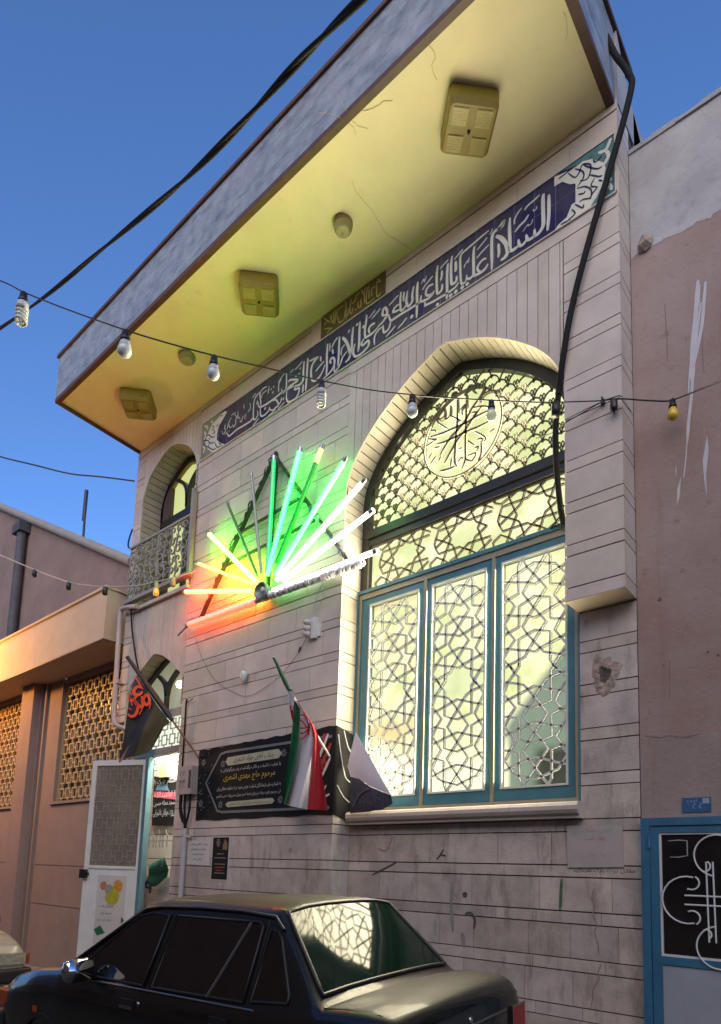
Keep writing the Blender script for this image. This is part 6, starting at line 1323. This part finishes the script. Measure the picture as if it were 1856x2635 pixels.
        for pl_ in ([(1.965, .32), (1.975, .875), (1.93, 1.33)], [(1.075, .55), (1.07, .875), (1.07, 1.32)], [(2.97, .34), (2.99, .85)], [(.98, .48), (1.075, .55)]):
            pp = []
            for x, z in pl_:
                if z > .87: pp.append((x, sgn*(side_y(z)+.002), z))
                else:
                    P = sec(x); y_ = None
                    for (ya, za), (yb, zb_) in zip(P[:-1], P[1:]):
                        if za <= z <= zb_ and zb_ > za: y_ = ya+(yb-ya)*(z-za)/(zb_-za); break
                    pp.append((x, sgn*((y_ or .78)+.0005), z))
            t_.tube([Vector(p) for p in pp], .0035, 4)
        t_.build('door_gap', BLACKP, root)
        t_ = MB(); t_.tube([Vector((x, sgn*.757, .868)) for x in (1.0, 1.5, 2.0, 2.5, 2.93)], .008, 6); t_.build('belt_strip', MAT['car_chrome_dull'], root)
        t_ = MB(); t_.tube([Vector((x, sgn*y_, z_)) for x, y_, z_ in ((.93, .60, 1.275), (1.02, .572, 1.338), (1.3, .563, 1.356), (1.7, .561, 1.361), (2.1, .565, 1.352), (2.25, .575, 1.335), (2.5, .622, 1.195), (2.95, .72, .93))], .011, 6); t_.build('drip_rail', MAT['car_trim'], root)
        for hx_ in (2.12, 1.25):
            t_ = MB(); t_.box(hx_-.075, hx_+.075, sgn*.772, sgn*.794, .755, .805); h_ = t_.build('door_handle', MAT['car_trim'], root)
            t_ = MB(); t_.box(hx_-.065, hx_+.065, sgn*.794, sgn*.802, .75, .77); t_.build('handle_grip', MAT['car_chrome_dull'], h_)
        t_ = MB(); t_.lathe([(.014, 0), (.014, .006), (.001, .007)], (2.0, sgn*.787, .79), (0, sgn, 0), 10); t_.build('lock_barrel', STEEL, root)
        t_ = MB(); t_.box(3.22, 3.27, sgn*.792, sgn*.802, .595, .635); t_.build('side_marker', MAT['car_amber'], root)
        # mirror
        t_ = MB(); mx_, my_, mz_ = 2.60, sgn*.86, .945
        vs_ = []
        for xx, s_ in ((-.055, .9), (-.035, 1.0), (.02, .93), (.055, .6)):
            for k in range(10):
                a_ = 2*math.pi*k/10; c_, d_ = math.cos(a_), math.sin(a_); c_ = math.copysign(abs(c_)**.55, c_); d_ = math.copysign(abs(d_)**.55, d_); vs_.append((mx_+xx, my_+.105*s_*c_, mz_+.078*s_*d_))
        fs_2 = [(i*10+k, i*10+(k+1) % 10, (i+1)*10+(k+1) % 10, (i+1)*10+k) for i in range(3) for k in range(10)]+[tuple(range(9, -1, -1)), tuple(range(30, 40))]
        t_.add(vs_, fs_2, smooth=True); mr_ = t_.build('mirror', MAT['car_chrome'], root)
        t_ = MB(); t_.box(2.58, 2.65, sgn*.735, sgn*.80, .885, .925); t_.build('mirror_arm', MAT['car_trim'], mr_)
        # wheels
        for wx in WHX:
            t_ = MB(); t_.lathe([(.15, -.08), (.235, -.085), (.262, -.06), (.27, 0), (.262, .06), (.235, .085), (.15, .08)], (wx, sgn*.70, .27), (0, 1, 0), 28); wh = t_.build('wheel', BLACKP, root)
            t_ = MB(); t_.lathe([(.17, .05), (.165, .075), (.10, .065), (.03, .085), (.001, .088)], (wx, sgn*.70, .27), (0, sgn, 0), 20); t_.build('rim', STEEL, wh)
            t_ = MB(); t_.stroke([(wx+.31*math.cos(R(a_)), .27+.31*math.sin(R(a_))) for a_ in range(-10, 191, 10)], .03, min(sgn*.74, sgn*.803), max(sgn*.74, sgn*.803), taper=False, smooth=False); t_.build('wheel_arch', paint, root)
        # tail lamp and headlamp
        t_ = MB(); y0_, y1_ = sorted((sgn*.54, sgn*.742)); t_.prism([(y0_, .58), (y1_, .60), (y1_, .74), (y1_-.03 if sgn > 0 else y1_-.0, .775), (y0_, .775)], .048, .16, axis='x'); tl = t_.build('tail_lamp', MAT['car_tail'], root)
        t_ = MB(); t_.box(.042, .06, sgn*.533, sgn*.542, .58, .78); t_.box(.042, .06, sgn*.54, sgn*.742, .774, .783); t_.build('lamp_rim', MAT['car_chrome_dull'], tl)
        t_ = MB(); y0_, y1_ = sorted((sgn*.40, sgn*.70)); t_.prism([(y0_, .56), (y1_, .56), (y1_, .68), (y0_, .69)], 3.84, 3.955, axis='x'); t_.build('headlamp', MAT['car_headlamp'], root)
        t_ = MB(); y0_, y1_ = sorted((sgn*.70, sgn*.755)); t_.prism([(y0_, .56), (y1_, .56), (y1_, .67), (y0_, .68)], 3.76, 3.93, axis='x'); t_.build('corner_lamp', MAT['car_amber'], root)
    # rear screen and windscreen
    def screen(nm, x0, x1, k0, off, material):
        g_ = MB(); vs = []; n1, n2 = 10, 9
        for i in range(n1+1):
            x = x0+(x1-x0)*i/n1
            row = [S(x, k0+(NP-1-k0)*j/n2) for j in range(n2+1)]; row = row+[Vector((p.x, -p.y, p.z)) for p in row[-2::-1]]
            vs += row
        m_ = 2*n2+1; nrm_ = Vector((-(vs[n1*m_+n2].z-vs[n2].z), 0, (vs[n1*m_+n2].x-vs[n2].x))).normalized()
        if nrm_.z < 0: nrm_ = -nrm_
        vs = [p+nrm_*off for p in vs]; fs = [(i*m_+j, i*m_+j+1, (i+1)*m_+j+1, (i+1)*m_+j) for i in range(n1) for j in range(m_-1)]
        g_.add(vs, fs, smooth=True); o_ = g_.build(nm, material, root, fix=False)
        edge = [vs[j] for j in range(m_)]+[vs[i*m_+m_-1] for i in range(1, n1+1)]+[vs[n1*m_+j] for j in range(m_-2, -1, -1)]+[vs[i*m_] for i in range(n1-1, -1, -1)]
        t_ = MB(); t_.tube(edge+[edge[1]], .014, 6, cap=False); t_.build('rubber_seal', MAT['car_trim'], o_); return o_
    screen('rear_screen', .60, .985, 9.05, .006, MAT['car_glass_rear']); screen('windscreen', 2.33, 2.93, 9.05, .006, gm)
    # boot lid gap, badges, lock, bumpers, grille
    t_ = MB(); t_.tube([S(x, 8.5)+Vector((0, 0, .0005)) for x in (.55, .4, .2, .12)]+[S(.08, 6.0)+Vector((-.002, 0, 0))], .0035, 4); t_.build('boot_gap', BLACKP, root); t_ = MB(); t_.tube([Vector((p.x, -p.y, p.z)) for p in [S(x, 8.5)+Vector((0, 0, .0005)) for x in (.55, .4, .2, .12)]+[S(.08, 6.0)+Vector((-.002, 0, 0))]], .0035, 4); t_.build('boot_gap', BLACKP, root)
    t_ = MB(); t_.lathe([(.02, 0), (.02, .006), (.001, .01)], (.062, 0, .805), (-1, 0, .35), 14); t_.build('boot_lock', MAT['car_chrome'], root)
    t_ = MB(); t_.lathe([(.022, 0), (.018, .008), (.001, .012)], (.085, .33, .862), (-1, 0, .5), 12); t_.build('badge', MAT['car_chrome'], root)
    t_ = MB(); t_.tube([(.056, y_, .775) for y_ in (-.46, 0, .46)], .006, 6); t_.build('boot_trim', MAT['car_chrome_dull'], root)
    for x0_, x1_, nm in ((-.02, .14, 'rear_bumper'), (3.84, 4.0, 'front_bumper')): t_ = MB(); t_.prism([(y_, z_) for y_, z_ in ((-.76, .36), (.76, .36), (.77, .52), (-.77, .52))], x0_, x1_, axis='x'); bb_ = t_.build(nm, MAT['car_bumper'], root); bv = bb_.modifiers.new('b', 'BEVEL'); bv.width = .03; bv.segments = 3
    t_ = MB(); t_.box(3.92, 3.95, -.39, .39, .57, .67); t_.build('front_grille', MAT['car_trim'], root)
    return root
mat('car_glass_side', (.010, .009, .008), .05, var=.3, scale=6, spec=.5, coat=0); mat('car_glass_rear', (.004, .013, .009), .05, var=0, spec=.28, coat=0)
mat('car_trim', (.010, .010, .011), .45, var=.2); mat('car_bar', (.06, .055, .05), .4); mat('car_chrome', (.55, .55, .56), .08, 1.0, var=0); mat('car_chrome_dull', (.35, .33, .31), .28, 1.0, var=.1)
mat('car_amber', (.35, .06, .01), .25, var=.1, coat=.6); mat('car_tail', (.32, .006, .006), .3, var=.1, coat=.2); mat('car_headlamp', (.40, .40, .30), .1, var=.4, scale=30, coat=1); mat('car_bumper', (.02, .02, .022), .5, var=.2)
c1 = make_car('parked_car', 'dark dusty four-door saloon parked by the pavement in the foreground', car_mats('dark', (.0045, .0055, .005), .62, .24, .55))
c1.location = (-1.80, 3.185-4.5, .03); c1.scale = (.945, 1, 1.01); 
def rotm(h, p, r): return Matrix.Rotation(h, 4, 'Z') @ Matrix.Rotation(p, 4, 'Y') @ Matrix.Rotation(r, 4, 'X')
c1.rotation_euler = rotm(R(184.76), R(.85), R(-1.98)).to_euler()
c2 = make_car('parked_car', 'pale cream car of which only the front corner shows at the left edge', car_mats('cream', (.50, .46, .37), .18, .2, .8))
c2.location = (-11.62, -2.10, -.09); c2.rotation_euler = (0, 0, R(2))
# houses across the street, behind the camera: what the dark paint mirrors
for (x0, x1, y1, h, lb) in ((-30, -9, -10.5, 8.6, 'plain dark brick house across the street, farthest to the left'), (-8.9, 3.5, -9.5, 6.8, 'plain dark brick house across the street, opposite the hall'), (3.6, 18, -10, 7.8, 'plain dark brick house across the street, farthest to the right')):
    r = thing('opposite_house', ((x0+x1)/2, y1-3, 0), lb, 'building', 'houses across the street')
    a = MB(); a.box(x0, x1, y1-6, y1, 0, h); a.box(x0-.05, x1+.04, y1-6, y1+.12, h, h+.15); wl_ = a.build('wall', FARW, r)
    a = MB(); xx = x0+1.2
    while xx < x1-1.5: a.box(xx, xx+1.3, y1, y1+.03, 1.2, 2.6); xx += 3.4
    a.build('window', DKGLASS, r)
# grit and litter on the dark car are left to the dust in its paint; the lamp that stains the canopy orange:
sl = bpy.data.lights.new('street_lamp_glow', 'POINT'); sl.energy = 170; sl.color = (1, .42, .07); sl.shadow_soft_size = .15
so2 = bpy.data.objects.new('street_lamp_glow', sl); COL.objects.link(so2); so2.location = (-13.3, -1.55, 5.15)
lp = thing('street_lamp', (-14.0, .3, 5.3), 'sodium lamp on a bracket at the left, outside the picture', 'street lamp')
a = MB(); a.tube([(-14.0, .4, 5.3), (-13.7, -.8, 5.5), (-13.3, -1.5, 5.45)], .03, 8); a.build('bracket', STEEL, lp)
a = MB(); a.lathe([(.04, .12), (.10, .08), (.13, .0), (.12, .0)], (-13.3, -1.55, 5.32), (0, 0, 1), 14); a.build('lamp_head', STEEL, lp)
